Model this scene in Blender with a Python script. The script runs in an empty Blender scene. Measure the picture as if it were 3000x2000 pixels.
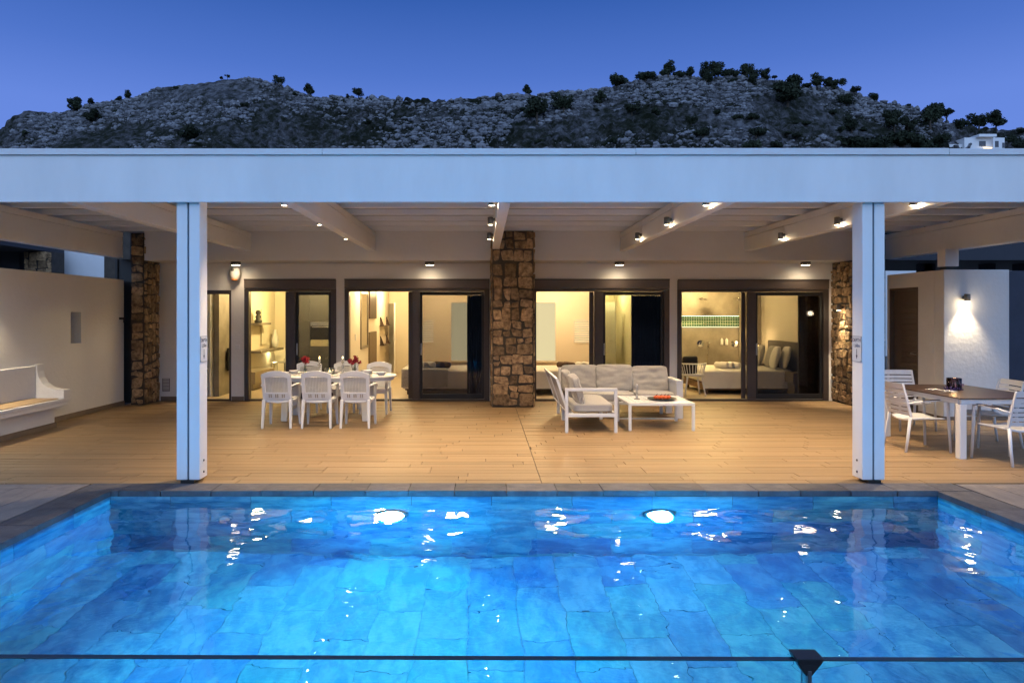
import bpy, math, random
from mathutils import Vector, Matrix, noise as mn
random.seed(7)
S = bpy.context.scene
COL = S.collection
R = math.radians
# ------------------------------------------------------------------ camera
cam = bpy.data.cameras.new('camera'); camo = bpy.data.objects.new('camera', cam); COL.objects.link(camo)
camo.location = (0, 0, 1.75); camo.rotation_euler = (R(90), 0, 0)
cam.sensor_width = 36; cam.lens = 24; cam.shift_x = 83/3000; cam.shift_y = -78/3000
cam.clip_start = 0.05; cam.clip_end = 5000
S.camera = camo
# ------------------------------------------------------------------ world: clear dusk sky, afterglow behind the camera
W = bpy.data.worlds.new('World'); S.world = W; W.use_nodes = True
nt = W.node_tree; N = nt.nodes; L = nt.links
bg = N['Background']
geo = N.new('ShaderNodeTexCoord'); sep = N.new('ShaderNodeSeparateXYZ'); L.new(geo.outputs['Generated'], sep.inputs[0])
ramp = N.new('ShaderNodeValToRGB'); L.new(sep.outputs['Z'], ramp.inputs[0])
cr = ramp.color_ramp
cr.elements[0].position = 0.0; cr.elements[0].color = (.17, .29, .80, 1)
cr.elements[1].position = 1.0; cr.elements[1].color = (.020, .070, .28, 1)
for p, c in ((.26, (.135, .25, .74, 1)), (.33, (.080, .180, .60, 1)), (.42, (.036, .115, .44, 1)), (.60, (.020, .085, .34, 1))):
    e = cr.elements.new(p); e.color = c
glow = N.new('ShaderNodeMapRange'); L.new(sep.outputs['Y'], glow.inputs[0])
glow.interpolation_type = 'SMOOTHSTEP'
glow.inputs[1].default_value = .3; glow.inputs[2].default_value = -1.0; glow.inputs[3].default_value = 0.0; glow.inputs[4].default_value = 1.0
mul = N.new('ShaderNodeMix'); mul.data_type = 'RGBA'
L.new(glow.outputs[0], mul.inputs[0]); L.new(ramp.outputs[0], mul.inputs[6]); mul.inputs[7].default_value = (.84, 1.20, 1.90, 1)
L.new(mul.outputs[2], bg.inputs[0]); bg.inputs[1].default_value = 1.0
S.view_settings.view_transform = 'Standard'; S.view_settings.look = 'None'; S.view_settings.exposure = 0; S.view_settings.gamma = 1
S.render.engine = 'CYCLES'
cy = S.cycles
cy.use_denoising = True
cy.max_bounces = 9; cy.diffuse_bounces = 4; cy.glossy_bounces = 4; cy.transmission_bounces = 8; cy.transparent_max_bounces = 12
cy.caustics_refractive = True; cy.caustics_reflective = False; cy.sample_clamp_indirect = 6; cy.blur_glossy = .5

# ------------------------------------------------------------------ materials
MATS = {}
def mat(name, col, rough=.6, var=0, vscale=6, bump=0, bscale=40, metal=0, rnd=0, col2=None, emit=0, spec=.5, stretch=None, trans=0, sheen=0, tight=.18):
    if name in MATS: return MATS[name]
    m = bpy.data.materials.new(name); m.use_nodes = True; MATS[name] = m
    n = m.node_tree.nodes; l = m.node_tree.links; b = n['Principled BSDF']
    b.inputs['Roughness'].default_value = rough; b.inputs['Metallic'].default_value = metal
    b.inputs['Specular IOR Level'].default_value = spec
    b.inputs['Base Color'].default_value = (*col, 1)
    if trans: b.inputs['Transmission Weight'].default_value = trans
    if sheen: b.inputs['Sheen Weight'].default_value = sheen
    if emit:
        b.inputs['Emission Color'].default_value = (*col, 1); b.inputs['Emission Strength'].default_value = emit
    if var or bump or rnd:
        tc = n.new('ShaderNodeTexCoord'); mp = n.new('ShaderNodeMapping'); l.new(tc.outputs['Object'], mp.inputs[0])
        if stretch: mp.inputs['Scale'].default_value = stretch
        oi = n.new('ShaderNodeObjectInfo')
        at = n.new('ShaderNodeAttribute'); at.attribute_name = 'rnd'
        ad = n.new('ShaderNodeMath'); l.new(oi.outputs['Random'], ad.inputs[0]); l.new(at.outputs['Fac'], ad.inputs[1])
        fr = n.new('ShaderNodeMath'); fr.operation = 'FRACT'; l.new(ad.outputs[0], fr.inputs[0])
        sh = n.new('ShaderNodeVectorMath'); sh.operation = 'SCALE'; sh.inputs[0].default_value = (17, 31, 23); l.new(fr.outputs[0], sh.inputs[3])
        l.new(sh.outputs[0], mp.inputs['Location'])
        nz = n.new('ShaderNodeTexNoise'); nz.inputs['Scale'].default_value = vscale; nz.inputs['Detail'].default_value = 6; nz.inputs['Roughness'].default_value = .62
        l.new(mp.outputs[0], nz.inputs['Vector'])
        c2 = col2 or tuple(max(0, c*(1-var)) for c in col)
        rp = n.new('ShaderNodeValToRGB'); l.new(nz.outputs['Fac'], rp.inputs[0])
        rp.color_ramp.elements[0].position = .5-tight; rp.color_ramp.elements[0].color = (*c2, 1)
        rp.color_ramp.elements[1].position = .5+tight; rp.color_ramp.elements[1].color = (*col, 1)
        out = rp.outputs[0]
        if rnd:
            hs = n.new('ShaderNodeHueSaturation'); l.new(out, hs.inputs['Color'])
            mr = n.new('ShaderNodeMapRange'); l.new(fr.outputs[0], mr.inputs[0]); mr.inputs[3].default_value = 1-rnd; mr.inputs[4].default_value = 1+rnd
            l.new(mr.outputs[0], hs.inputs['Value']); out = hs.outputs[0]
        l.new(out, b.inputs['Base Color'])
        if emit: l.new(out, b.inputs['Emission Color'])
        if bump:
            n2 = n.new('ShaderNodeTexNoise'); n2.inputs['Scale'].default_value = bscale; n2.inputs['Detail'].default_value = 5
            l.new(mp.outputs[0], n2.inputs['Vector'])
            bp = n.new('ShaderNodeBump'); bp.inputs['Strength'].default_value = bump; bp.inputs['Distance'].default_value = .02
            l.new(n2.outputs['Fac'], bp.inputs['Height']); l.new(bp.outputs[0], b.inputs['Normal'])
    return m

def emat(name, col, strength):
    if name in MATS: return MATS[name]
    m = bpy.data.materials.new(name); m.use_nodes = True; MATS[name] = m
    n = m.node_tree.nodes; l = m.node_tree.links; n.remove(n['Principled BSDF'])
    e = n.new('ShaderNodeEmission'); e.inputs[0].default_value = (*col, 1); e.inputs[1].default_value = strength
    l.new(e.outputs[0], n['Material Output'].inputs[0]); return m

def glassmat(name, tint, refl=1.0):
    if name in MATS: return MATS[name]
    m = bpy.data.materials.new(name); m.use_nodes = True; MATS[name] = m
    n = m.node_tree.nodes; l = m.node_tree.links; n.remove(n['Principled BSDF'])
    t = n.new('ShaderNodeBsdfTransparent'); t.inputs[0].default_value = (*tint, 1)
    g = n.new('ShaderNodeBsdfGlossy'); g.inputs['Roughness'].default_value = .02
    f = n.new('ShaderNodeFresnel'); f.inputs[0].default_value = 1.45
    mm = n.new('ShaderNodeMath'); mm.operation = 'MULTIPLY'; mm.inputs[1].default_value = refl; l.new(f.outputs[0], mm.inputs[0])
    mx = n.new('ShaderNodeMixShader'); l.new(mm.outputs[0], mx.inputs[0]); l.new(t.outputs[0], mx.inputs[1]); l.new(g.outputs[0], mx.inputs[2])
    l.new(mx.outputs[0], n['Material Output'].inputs[0]); return m

M_white = mat('white_plaster', (.78, .76, .74), .85, var=.05, vscale=1.5, bump=.25, bscale=18)
M_stucco = mat('rough_stucco', (.74, .73, .72), .9, var=.05, vscale=2, bump=.28, bscale=14)
M_paint = mat('white_painted_timber', (.85, .85, .85), .55, var=.04, vscale=3, bump=.06, bscale=30)
M_fascia = mat('white_painted_fascia', (.86, .86, .86), .5, var=.10, vscale=1.2, bump=.04, bscale=5, stretch=(1.6, 1, .5))
M_plank = mat('deck_plank', (.34, .225, .118), .5, col2=(.19, .122, .062), vscale=5, bump=.15, bscale=9, rnd=.13, stretch=(.25, 4, 1), spec=.35)
M_gap = mat('joint_dark', (.06, .05, .045), .9)
M_coping = mat('coping_stone', (.115, .11, .118), .7, col2=(.055, .054, .064), vscale=3.5, bump=.4, bscale=12, rnd=.22)
M_flag = mat('side_flagstone', (.25, .215, .19), .75, col2=(.16, .14, .135), vscale=3, bump=.3, bscale=14, rnd=.12)
M_stone = mat('warm_stone', (.43, .285, .15), .85, col2=(.11, .066, .036), vscale=13, bump=1.0, bscale=26, rnd=.5)
M_mortar = mat('dark_mortar', (.075, .062, .05), .95, bump=.5, bscale=40, var=.4)
M_frame = mat('bronze_aluminium', (.075, .06, .056), .42, var=.1, metal=.3)
M_shutter = mat('shutter_box', (.12, .095, .088), .45, var=.06, metal=.2)
M_black = mat('black_gasket', (.008, .008, .01), .5)
M_pane = glassmat('tinted_pane', (.80, .80, .81), .55)
M_clear = glassmat('clear_glass', (.96, .98, .98), .8)
M_rail = glassmat('railing_glass', (.93, .97, .98), .35)
M_plastic = mat('white_plastic', (.74, .74, .74), .4, var=.03)
M_alu = mat('white_aluminium', (.70, .70, .71), .4, var=.03)
M_cush = mat('grey_cushion', (.43, .40, .36), .9, var=.08, vscale=30, bump=.25, bscale=180, sheen=.3)
M_linen = mat('white_linen', (.75, .72, .66), .9, var=.06, vscale=5, bump=.35, bscale=9, sheen=.2)
M_greylinen = mat('grey_linen', (.35, .33, .30), .9, var=.08, bump=.2, bscale=30)
M_throw = mat('patterned_throw', (.62, .60, .55), .75, col2=(.36, .34, .31), vscale=38, bump=.3, bscale=40)
M_brown = mat('brown_towel', (.10, .055, .035), .95, var=.3, vscale=30, bump=.4, bscale=150)
M_towel = mat('white_towel', (.80, .77, .72), .95, var=.06, vscale=30, bump=.4, bscale=150)
M_dwood = mat('dark_wood', (.055, .03, .02), .4, col2=(.03, .017, .012), vscale=8, stretch=(1, 12, 1))
M_lwood = mat('light_wood', (.45, .32, .18), .5, col2=(.34, .23, .12), vscale=6, stretch=(12, 1, 1))
M_concrete = mat('polished_concrete', (.26, .23, .19), .6, col2=(.15, .13, .105), vscale=2.2, bump=.08, bscale=10)
M_cream = mat('cream_wall', (.74, .67, .54), .85, var=.03, vscale=2)
M_tan = mat('tan_wall', (.64, .55, .44), .85, var=.03, vscale=2)
M_steel = mat('brushed_steel', (.55, .55, .55), .3, metal=1, var=.08)
M_chrome = mat('chrome', (.8, .8, .8), .12, metal=1)
M_lampbody = mat('grey_lamp_metal', (.16, .15, .14), .4, metal=.7, var=.05)
M_glowlamp = emat('warm_lamp_glow', (1, .84, .58), 22)
M_flame = emat('candle_flame', (1, .72, .3), 14)
M_curtain = mat('navy_curtain', (.03, .035, .06), .9, var=.3, vscale=3)
M_ironb = mat('black_iron', (.012, .012, .012), .4)

# ------------------------------------------------------------------ builder
OFF = {}
def off(o): return OFF.get(o.name, Vector((0, 0, 0))) if o else Vector((0, 0, 0))
def tag(o, label=None, cat=None, group=None, kind=None):
    if label: o['label'] = label
    if cat: o['category'] = cat
    if group: o['group'] = group
    if kind: o['kind'] = kind
    return o
def thing(name, loc, label, cat, group=None, rz=0):
    o = bpy.data.objects.new(name, None); COL.objects.link(o); o.location = loc; o.rotation_euler = (0, 0, rz)
    o.empty_display_size = .1
    OFF[o.name] = Vector(loc)
    return tag(o, label, cat, group)
def copy_tree(o, parent=None):
    c = o.copy(); COL.objects.link(c)
    if parent: c.parent = parent
    for ch in list(o.children): copy_tree(ch, c)
    return c

class G:
    def __init__(s): s.v = []; s.f = []
    def add(s, vs, fs):
        b = len(s.v); s.v += [tuple(v) for v in vs]; s.f += [tuple(i+b for i in f) for f in fs]; return s
    def box(s, x0, x1, y0, y1, z0, z1):
        return s.add([(x0,y0,z0),(x1,y0,z0),(x1,y1,z0),(x0,y1,z0),(x0,y0,z1),(x1,y0,z1),(x1,y1,z1),(x0,y1,z1)],
                     [(0,3,2,1),(4,5,6,7),(0,1,5,4),(1,2,6,5),(2,3,7,6),(3,0,4,7)])
    def tube(s, pts, r, n=8, flat=(1, 1), cap=True, up=(0, 0, 1)):
        pts = [Vector(p) for p in pts]; k = len(pts)
        rs = r if isinstance(r, (list, tuple)) else [r]*k
        rings = []; b = len(s.v)
        for i, p in enumerate(pts):
            t = (pts[min(i+1, k-1)]-pts[max(i-1, 0)]).normalized()
            u = Vector(up)
            if abs(t.dot(u)) > .95: u = Vector((0, 1, 0)) if abs(t.y) < .9 else Vector((1, 0, 0))
            a = t.cross(u).normalized(); c = a.cross(t).normalized()
            o = math.pi/4 if n == 4 else 0
            q = math.sqrt(2) if n == 4 else 1
            for j in range(n):
                w = 2*math.pi*j/n+o
                s.v.append(tuple(p+a*(math.cos(w)*rs[i]*flat[0]*q)+c*(math.sin(w)*rs[i]*flat[1]*q)))
        for i in range(k-1):
            for j in range(n):
                s.f.append((b+i*n+j, b+i*n+(j+1)%n, b+(i+1)*n+(j+1)%n, b+(i+1)*n+j))
        if cap:
            s.f.append(tuple(b+j for j in reversed(range(n)))); s.f.append(tuple(b+(k-1)*n+j for j in range(n)))
        return s
    def bar(s, p0, p1, w, h=None): return s.tube([p0, p1], 1, 4, (w/2, (h or w)/2))
    def lathe(s, prof, c=(0, 0, 0), n=20, sx=1, sy=1):
        b = len(s.v); k = len(prof)
        for r, z in prof:
            for j in range(n):
                w = 2*math.pi*j/n; s.v.append((c[0]+r*math.cos(w)*sx, c[1]+r*math.sin(w)*sy, c[2]+z))
        for i in range(k-1):
            for j in range(n): s.f.append((b+i*n+j, b+i*n+(j+1)%n, b+(i+1)*n+(j+1)%n, b+(i+1)*n+j))
        s.f.append(tuple(b+j for j in reversed(range(n)))); s.f.append(tuple(b+(k-1)*n+j for j in range(n)))
        return s
    def prism(s, poly, axis, a, b):
        # poly in the two other axes, extruded along axis
        def P(q, t): return {'x': (t, q[0], q[1]), 'y': (q[0], t, q[1]), 'z': (q[0], q[1], t)}[axis]
        n = len(poly)
        return s.add([P(q, a) for q in poly]+[P(q, b) for q in poly],
                     [tuple(range(n)), tuple(reversed(range(n, 2*n)))]+[(i, i+n, (i+1)%n+n, (i+1)%n) for i in range(n)])
    def ring(s, outer, inner, y0, y1):
        n = len(outer); b = len(s.v)
        for loop in (outer, inner):
            for y in (y0, y1):
                for q in loop: s.v.append((q[0], y, q[1]))
        O0, O1, I0, I1 = b, b+n, b+2*n, b+3*n
        for i in range(n):
            j = (i+1) % n
            s.f += [(O0+i, O0+j, I0+j, I0+i), (O1+j, O1+i, I1+i, I1+j), (O0+j, O0+i, O1+i, O1+j), (I0+i, I0+j, I1+j, I1+i)]
        return s
    def cushion(s, c, size, n=10, e=5, puff=.25, wr=.0, seed=0, taper=None):
        # rounded soft box; thin axis is the smallest one
        ax = min(range(3), key=lambda i: size[i]); oth = [i for i in range(3) if i != ax]
        idx = {}; vs = []; fs = []
        def vid(p):
            k = tuple(round(t, 5) for t in p)
            if k not in idx: idx[k] = len(vs); vs.append(p)
            return idx[k]
        for a in range(3):
            for sg in (-1, 1):
                u, w = [i for i in range(3) if i != a]
                for i in range(n):
                    for j in range(n):
                        q = []
                        for di, dj in ((0,0),(1,0),(1,1),(0,1)):
                            p = [0, 0, 0]; p[a] = sg; p[u] = -1+2*(i+di)/n; p[w] = -1+2*(j+dj)/n; q.append(vid(tuple(p)))
                        # orientation
                        if (sg > 0) != (a == 1): fs.append(tuple(q))
                        else: fs.append(tuple(reversed(q)))
        out = []
        for p in vs:
            m = (sum(abs(t)**e for t in p))**(1/e)
            mx = max(abs(t) for t in p)
            q = [t/m*mx for t in p]
            u, w = q[oth[0]], q[oth[1]]
            q[ax] *= (1-puff*(u*u)**1.5)*(1-puff*(w*w)**1.5)
            d = Vector([q[i]*size[i]/2 for i in range(3)])
            if wr:
                v = Vector((d.x*5+seed*3.1, d.y*5+seed, d.z*9))
                h = mn.noise(v)*wr+mn.noise(v*2.7)*wr*.4-abs(mn.noise(Vector((v.x*.5+v.z*.35, v.y*.5, v.z*1.1))*2.2))*wr*.9
                d[ax] += h*(1 if p[ax] > 0 else -1)
            out.append(Vector(c)+d)
        return s.add(out, fs)
    def xform(s, fn): s.v = [tuple(fn(Vector(v))) for v in s.v]; return s
    def mesh(s, name, m, smooth=False):
        me = bpy.data.meshes.new(name); me.from_pydata(s.v, [], s.f); me.materials.append(m)
        if smooth: me.polygons.foreach_set('use_smooth', [True]*len(me.polygons))
        me.update(); return me
    def obj(s, name, m, parent=None, smooth=False, bevel=0, label=None, cat=None, group=None, kind=None, loc=None, auto=False):
        o_ = off(parent) if parent else (Vector(loc) if loc else Vector((0, 0, 0)))
        s.v = [(v[0]-o_.x, v[1]-o_.y, v[2]-o_.z) for v in s.v]
        o = bpy.data.objects.new(name, s.mesh(name, m, smooth)); COL.objects.link(o)
        if parent: o.parent = parent
        else: o.location = o_
        OFF[o.name] = o_
        if bevel:
            b = o.modifiers.new('bevel', 'BEVEL'); b.width = bevel; b.segments = 2; b.limit_method = 'ANGLE'; b.angle_limit = R(40)
        if auto and smooth:
            try: o.data.set_sharp_from_angle(angle=R(40))
            except Exception: pass
        return tag(o, label, cat, group, kind)
def part(name, m, parent, *boxes, bevel=.003, label=None):
    g = G()
    for b in boxes: g.box(*b)
    return g.obj(name, m, parent, bevel=bevel, label=label)
def PX(px, Y): return (px-1417)/2000*Y
def PZ(py, Y): return 1.75-(py-922)/2000*Y
def lamp(name, kind, loc, power, col, parent, size=.04, spot=None, blend=.6, rot=(0, 0, 0)):
    l = bpy.data.lights.new(name, kind); l.energy = power; l.color = col
    if kind != 'SUN': l.shadow_soft_size = size
    if kind == 'SPOT': l.spot_size = R(spot); l.spot_blend = blend
    o = bpy.data.objects.new(name, l); COL.objects.link(o)
    o.location = Vector(loc)-off(parent); o.rotation_euler = rot
    if parent: o.parent = parent
    return o
WARM = (1.0, .74, .45)

# ================================================================== THE SETTING
POOL = (-3.72, 4.52, 1.55, 6.80); WATER = -.085; FLOOR_Z = -1.70
FY = 13.9       # facade plane
# ground: one sheet with the pool cut out
def ground():
    g = G(); x0, x1, y0, y1 = POOL[0]-.3, POOL[1]+.3, POOL[2]-.3, POOL[3]+.3
    B = 600
    g.v = [(-B,-80,-.03),(B,-80,-.03),(B,B,-.03),(-B,B,-.03),(x0,y0,-.03),(x1,y0,-.03),(x1,y1,-.03),(x0,y1,-.03)]
    g.f = [(0,1,5,4),(1,2,6,5),(2,3,7,6),(3,0,4,7)]
    g.obj('ground', mat('dry_earth', (.16, .13, .10), .95, var=.4, vscale=.5, bump=.4, bscale=3), kind='structure')
ground()
# deck of plank tiles
deck = G().box(-7.2, 9.2, 7.10, 14.0, -.05, -.012).obj('terrace_deck', M_gap, kind='structure')
def planks():
    pw, pl, gap = .15, 1.2, .007
    base = G().box(-.5, .5, -.5, .5, -.02, 0).mesh('plank', M_plank)
    rows = int((FY+.02-7.10)/pw); made = 0; rest = G(); rn = []
    for r in range(rows):
        y0 = 7.10+r*pw; xs = -7.0-random.random()*pl
        cuts = [xs+i*pl for i in range(16)]
        cuts = sorted([c for c in cuts if c < 9.0]+[.60])
        cuts = [c for i, c in enumerate(cuts) if i == 0 or c-cuts[i-1] > .02]
        for a, b in zip(cuts, cuts[1:]+[9.1]):
            a = max(a, -7.0); b = min(b, 9.1)
            if b-a < .05: continue
            g2 = gap*(1.4 if abs(a-.6) < .01 else 1)
            dz = random.uniform(-.0012, .0012)
            yy = y0
            xlim = 1417/2000*yy+.2
            inview = b > -xlim and a < 1583/2000*yy+.2
            if inview and made < 298:
                o = bpy.data.objects.new('plank', base); COL.objects.link(o); o.parent = deck
                o.location = ((a+b+g2)/2, y0+pw/2, dz); o.scale = (b-a-g2, pw-gap, 1); made += 1
            else:
                rest.box(a+g2, b, y0+gap/2, y0+pw-gap/2, -.02, dz); rn += [random.random()]*8
    o = rest.obj('far_planks', M_plank, deck, kind='stuff')
    at = o.data.attributes.new('rnd', 'FLOAT', 'POINT'); at.data.foreach_set('value', rn)
planks()
# flagstones beside the pool and coping stones
side = G().box(-9, POOL[0]-.03, 1.0, 7.085, -.05, -.012).box(POOL[1]+.03, 9.5, 1.0, 7.085, -.05, -.012).box(-9, 9.5, -3, 1.3, -.05, -.014).obj('pool_surround', M_gap, kind='structure')
unit = G().box(-.5, .5, -.5, .5, -.03, 0).mesh('flagstone', M_flag)
for sx in (-1, 1):
    xx = POOL[0]-.36 if sx < 0 else POOL[1]+.36
    for c in range(7):
        x0 = xx+sx*c*.33; y = 3.2-random.random()*.6
        while y < 7.07:
            ln = min(1.0, 7.075-y)
            if ln > .06:
                o = bpy.data.objects.new('flagstone', unit); COL.objects.link(o); o.parent = side
                o.location = (x0+sx*.165, y+ln/2, -.002); o.scale = (.324, ln-.006, 1)
            y += 1.0
cop = G()
ZC = -.065
cop.box(POOL[0]-.33, POOL[1]+.33, POOL[3]+.004, POOL[3]+.30, -.3, -.03)
basin = tag(bpy.data.objects.new('pool_basin', None), kind='structure'); COL.objects.link(basin); OFF[basin.name] = Vector((0, 0, 0))
cop.obj('coping_bed', M_gap, basin)
cu = G().box(-.5, .5, -.5, .5, -.05, .004)
cu.v = [(v[0]*(1 if v[2] > -.04 else .99), v[1], v[2]) for v in cu.v]
cmesh = cu.mesh('coping_stone', M_coping)
def coping(x0, x1, y0, y1, along):
    a = x0 if along == 'x' else y0; end = x1 if along == 'x' else y1
    while a < end-.01:
        ln = random.choice([.5, .5, .52, .42, .46])
        if end-a-ln < .2: ln = end-a
        o = bpy.data.objects.new('coping_stone', cmesh); COL.objects.link(o); o.parent = basin
        if along == 'x': o.location = (a+ln/2, (y0+y1)/2, random.uniform(-.002, .002)); o.scale = (ln-.008, y1-y0, 1)
        else: o.location = ((x0+x1)/2, a+ln/2, random.uniform(-.002, .002)); o.scale = (x1-x0, ln-.008, 1)
        a += ln
coping(POOL[0]-.33, POOL[1]+.33, POOL[3]-.02, POOL[3]+.285, 'x')
coping(POOL[0]-.33, POOL[0]+.02, POOL[2]-.3, POOL[3]-.026, 'y')
coping(POOL[1]-.02, POOL[1]+.33, POOL[2]-.3, POOL[3]-.026, 'y')
coping(POOL[0]+.026, POOL[1]-.026, POOL[2]-.3, POOL[2]+.02, 'x')
# tiles of the basin, slate-look porcelain, .8 x .4
M_tiles = []
for i, (c, c2) in enumerate((((.20, .38, .45), (.05, .17, .28)), ((.14, .30, .43), (.04, .13, .26)), ((.17, .39, .40), (.05, .19, .26)), ((.22, .41, .47), (.07, .21, .31)), ((.16, .33, .44), (.045, .15, .27)))):
    M_tiles.append(mat('slate_tile_%s' % 'abcde'[i], c, .55, col2=c2, vscale=2.4, bump=.25, bscale=6, rnd=.12, tight=.10))
part('basin_shell', mat('grout', (.26, .40, .46), .9), basin,
     (POOL[0]-.3, POOL[1]+.3, POOL[3]+.012, POOL[3]+.28, FLOOR_Z-.2, -.066),
     (POOL[0]-.3, POOL[1]+.3, POOL[2]-.28, POOL[2]-.012, FLOOR_Z-.2, -.066),
     (POOL[0]-.28, POOL[0]-.012, POOL[2]-.01, POOL[3]+.01, FLOOR_Z-.2, -.066),
     (POOL[1]+.012, POOL[1]+.28, POOL[2]-.01, POOL[3]+.01, FLOOR_Z-.2, -.066),
     (POOL[0]-.011, POOL[1]+.011, POOL[2]-.011, POOL[3]+.011, FLOOR_Z-.2, FLOOR_Z-.012), bevel=0)
tmesh = {}
def tile(cx, cy, cz, sx, sy, sz):
    k = random.randrange(5)
    if k not in tmesh:
        tmesh[k] = G().box(-.5, .5, -.5, .5, -.5, .5).mesh('slate_tile', M_tiles[k])
    o = bpy.data.objects.new('slate_tile', tmesh[k]); COL.objects.link(o); o.parent = basin
    o.location = (cx, cy, cz); o.scale = (sx, sy, sz)
TW, TH = .8, .4
for r in range(5):
    zt = -.056-r*TH+.0; zb = max(zt-TH, FLOOR_Z)
    if r == 0: zt = -.056
    if zt-zb < .03: continue
    x = POOL[0]-(r % 2)*TW/2-.2
    while x < POOL[1]:
        a, b = max(x, POOL[0]), min(x+TW, POOL[1])
        if b-a > .03: tile((a+b)/2, POOL[3]+.006, (zt+zb)/2, b-a-.005, .012, zt-zb-.005)
        x += TW
    for xs in (POOL[0]-.006, POOL[1]+.006):
        y = POOL[2]-(r % 2)*TW/2-.15
        while y < POOL[3]:
            a, b = max(y, POOL[2]), min(y+TW, POOL[3])
            if b-a > .03: tile(xs, (a+b)/2, (zt+zb)/2, .012, b-a-.005, zt-zb-.005)
            y += TW
x = POOL[0]; c = 0
while x < POOL[1]-.02:
    b = min(x+TH, POOL[1]); y = POOL[2]+.6-(c % 2)*TW/2
    while y < POOL[3]:
        e = min(y+TW, POOL[3]); s_ = max(y, POOL[2])
        if e-s_ > .03: tile((x+b)/2, (s_+e)/2, FLOOR_Z-.006, b-x-.005, e-s_-.005, .012)
        y += TW
    x += TH; c += 1
# water
def water_mat():
    m = bpy.data.materials.new('pool_water'); m.use_nodes = True; n = m.node_tree.nodes; l = m.node_tree.links
    n.remove(n['Principled BSDF'])
    gl = n.new('ShaderNodeBsdfGlass'); gl.inputs['IOR'].default_value = 1.333; gl.inputs['Roughness'].default_value = 0; gl.inputs[0].default_value = (.96, .99, 1, 1)
    tc = n.new('ShaderNodeTexCoord')
    n1 = n.new('ShaderNodeTexNoise'); n1.inputs['Scale'].default_value = 2.0; n1.inputs['Detail'].default_value = 1.2; n1.inputs['Distortion'].default_value = .5
    n2 = n.new('ShaderNodeTexNoise'); n2.inputs['Scale'].default_value = 7; n2.inputs['Detail'].default_value = 1; n2.inputs['Distortion'].default_value = .8
    l.new(tc.outputs['Object'], n1.inputs[0]); l.new(tc.outputs['Object'], n2.inputs[0])
    a = n.new('ShaderNodeMath'); a.operation = 'MULTIPLY_ADD'; a.inputs[1].default_value = .07
    l.new(n2.outputs['Fac'], a.inputs[0]); l.new(n1.outputs['Fac'], a.inputs[2])
    bp = n.new('ShaderNodeBump'); bp.inputs['Strength'].default_value = .30; bp.inputs['Distance'].default_value = .065
    l.new(a.outputs[0], bp.inputs['Height']); l.new(bp.outputs[0], gl.inputs['Normal'])
    l.new(gl.outputs[0], n['Material Output'].inputs[0]); return m
g = G(); g.v = [(POOL[0]-.008, POOL[2]-.008, WATER), (POOL[1]+.008, POOL[2]-.008, WATER), (POOL[1]+.008, POOL[3]+.008, WATER), (POOL[0]-.008, POOL[3]+.008, WATER)]; g.f = [(0, 1, 2, 3)]
g.obj('water', water_mat(), kind='structure')

# ---------------------------------------------------------------- hill
RIDGE = [(-900,560),(-300,430),(0,368),(40,348),(77,334),(166,329),(255,312),(319,306),(421,281),(446,262),(510,252),(548,240),(638,227),(714,236),(765,242),(816,255),(893,273),(1020,288),(1084,293),(1224,298),(1326,296),(1403,288),(1530,283),(1658,270),(1773,261),(1850,242),(1913,230),(2040,223),(2194,230),(2270,236),(2334,250),(2423,261),(2500,274),(2564,296),(2653,306),(2717,332),(2806,361),(2908,374),(3000,383),(3300,430),(3900,520)]
def ridge_px(px):
    for (a, ya), (b, yb) in zip(RIDGE, RIDGE[1:]):
        if px <= b:
            t = max(0, (px-a)/(b-a)); return ya+(yb-ya)*t
    return RIDGE[-1][1]
def hill_pt(px, t, rough=True):
    u = (px-1417)/2000; er = (922-ridge_px(px))/2000
    if t <= 1:
        e = er*t**1.25; d = 48+150*t+14*math.sin(px*.0021+1)*t
        z = 1.75+e*d-1.9*(1-t)**6
    else:
        d1 = 198+14*math.sin(px*.0021+1); d = d1+(t-1)*150; z = 1.75+er*d1-(t-1)*45
    p = Vector((u*d, d, z))
    if rough and t > .5:
        q = Vector((p.x, p.y, p.z*1.3))
        k = min(1, (t-.5)*6)
        crag = max(0, min(1, 1.2*mn.noise(q*.022+Vector((5, 0, 0)))+.55))
        h = mn.noise(q*.09)*1.3*k
        h += (abs(mn.noise(q*.35))*1.5-.4)*(.5+.9*crag)*k
        h += (mn.noise(q*.8))*.5*k*(.5+crag)
        p.z += h*.75; p.y -= h*.8
    return p
def t_for(px, py):
    er = (922-ridge_px(px)); e = 922-py
    return min(1.0, (max(e, 1)/er)**(1/1.25))
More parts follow.
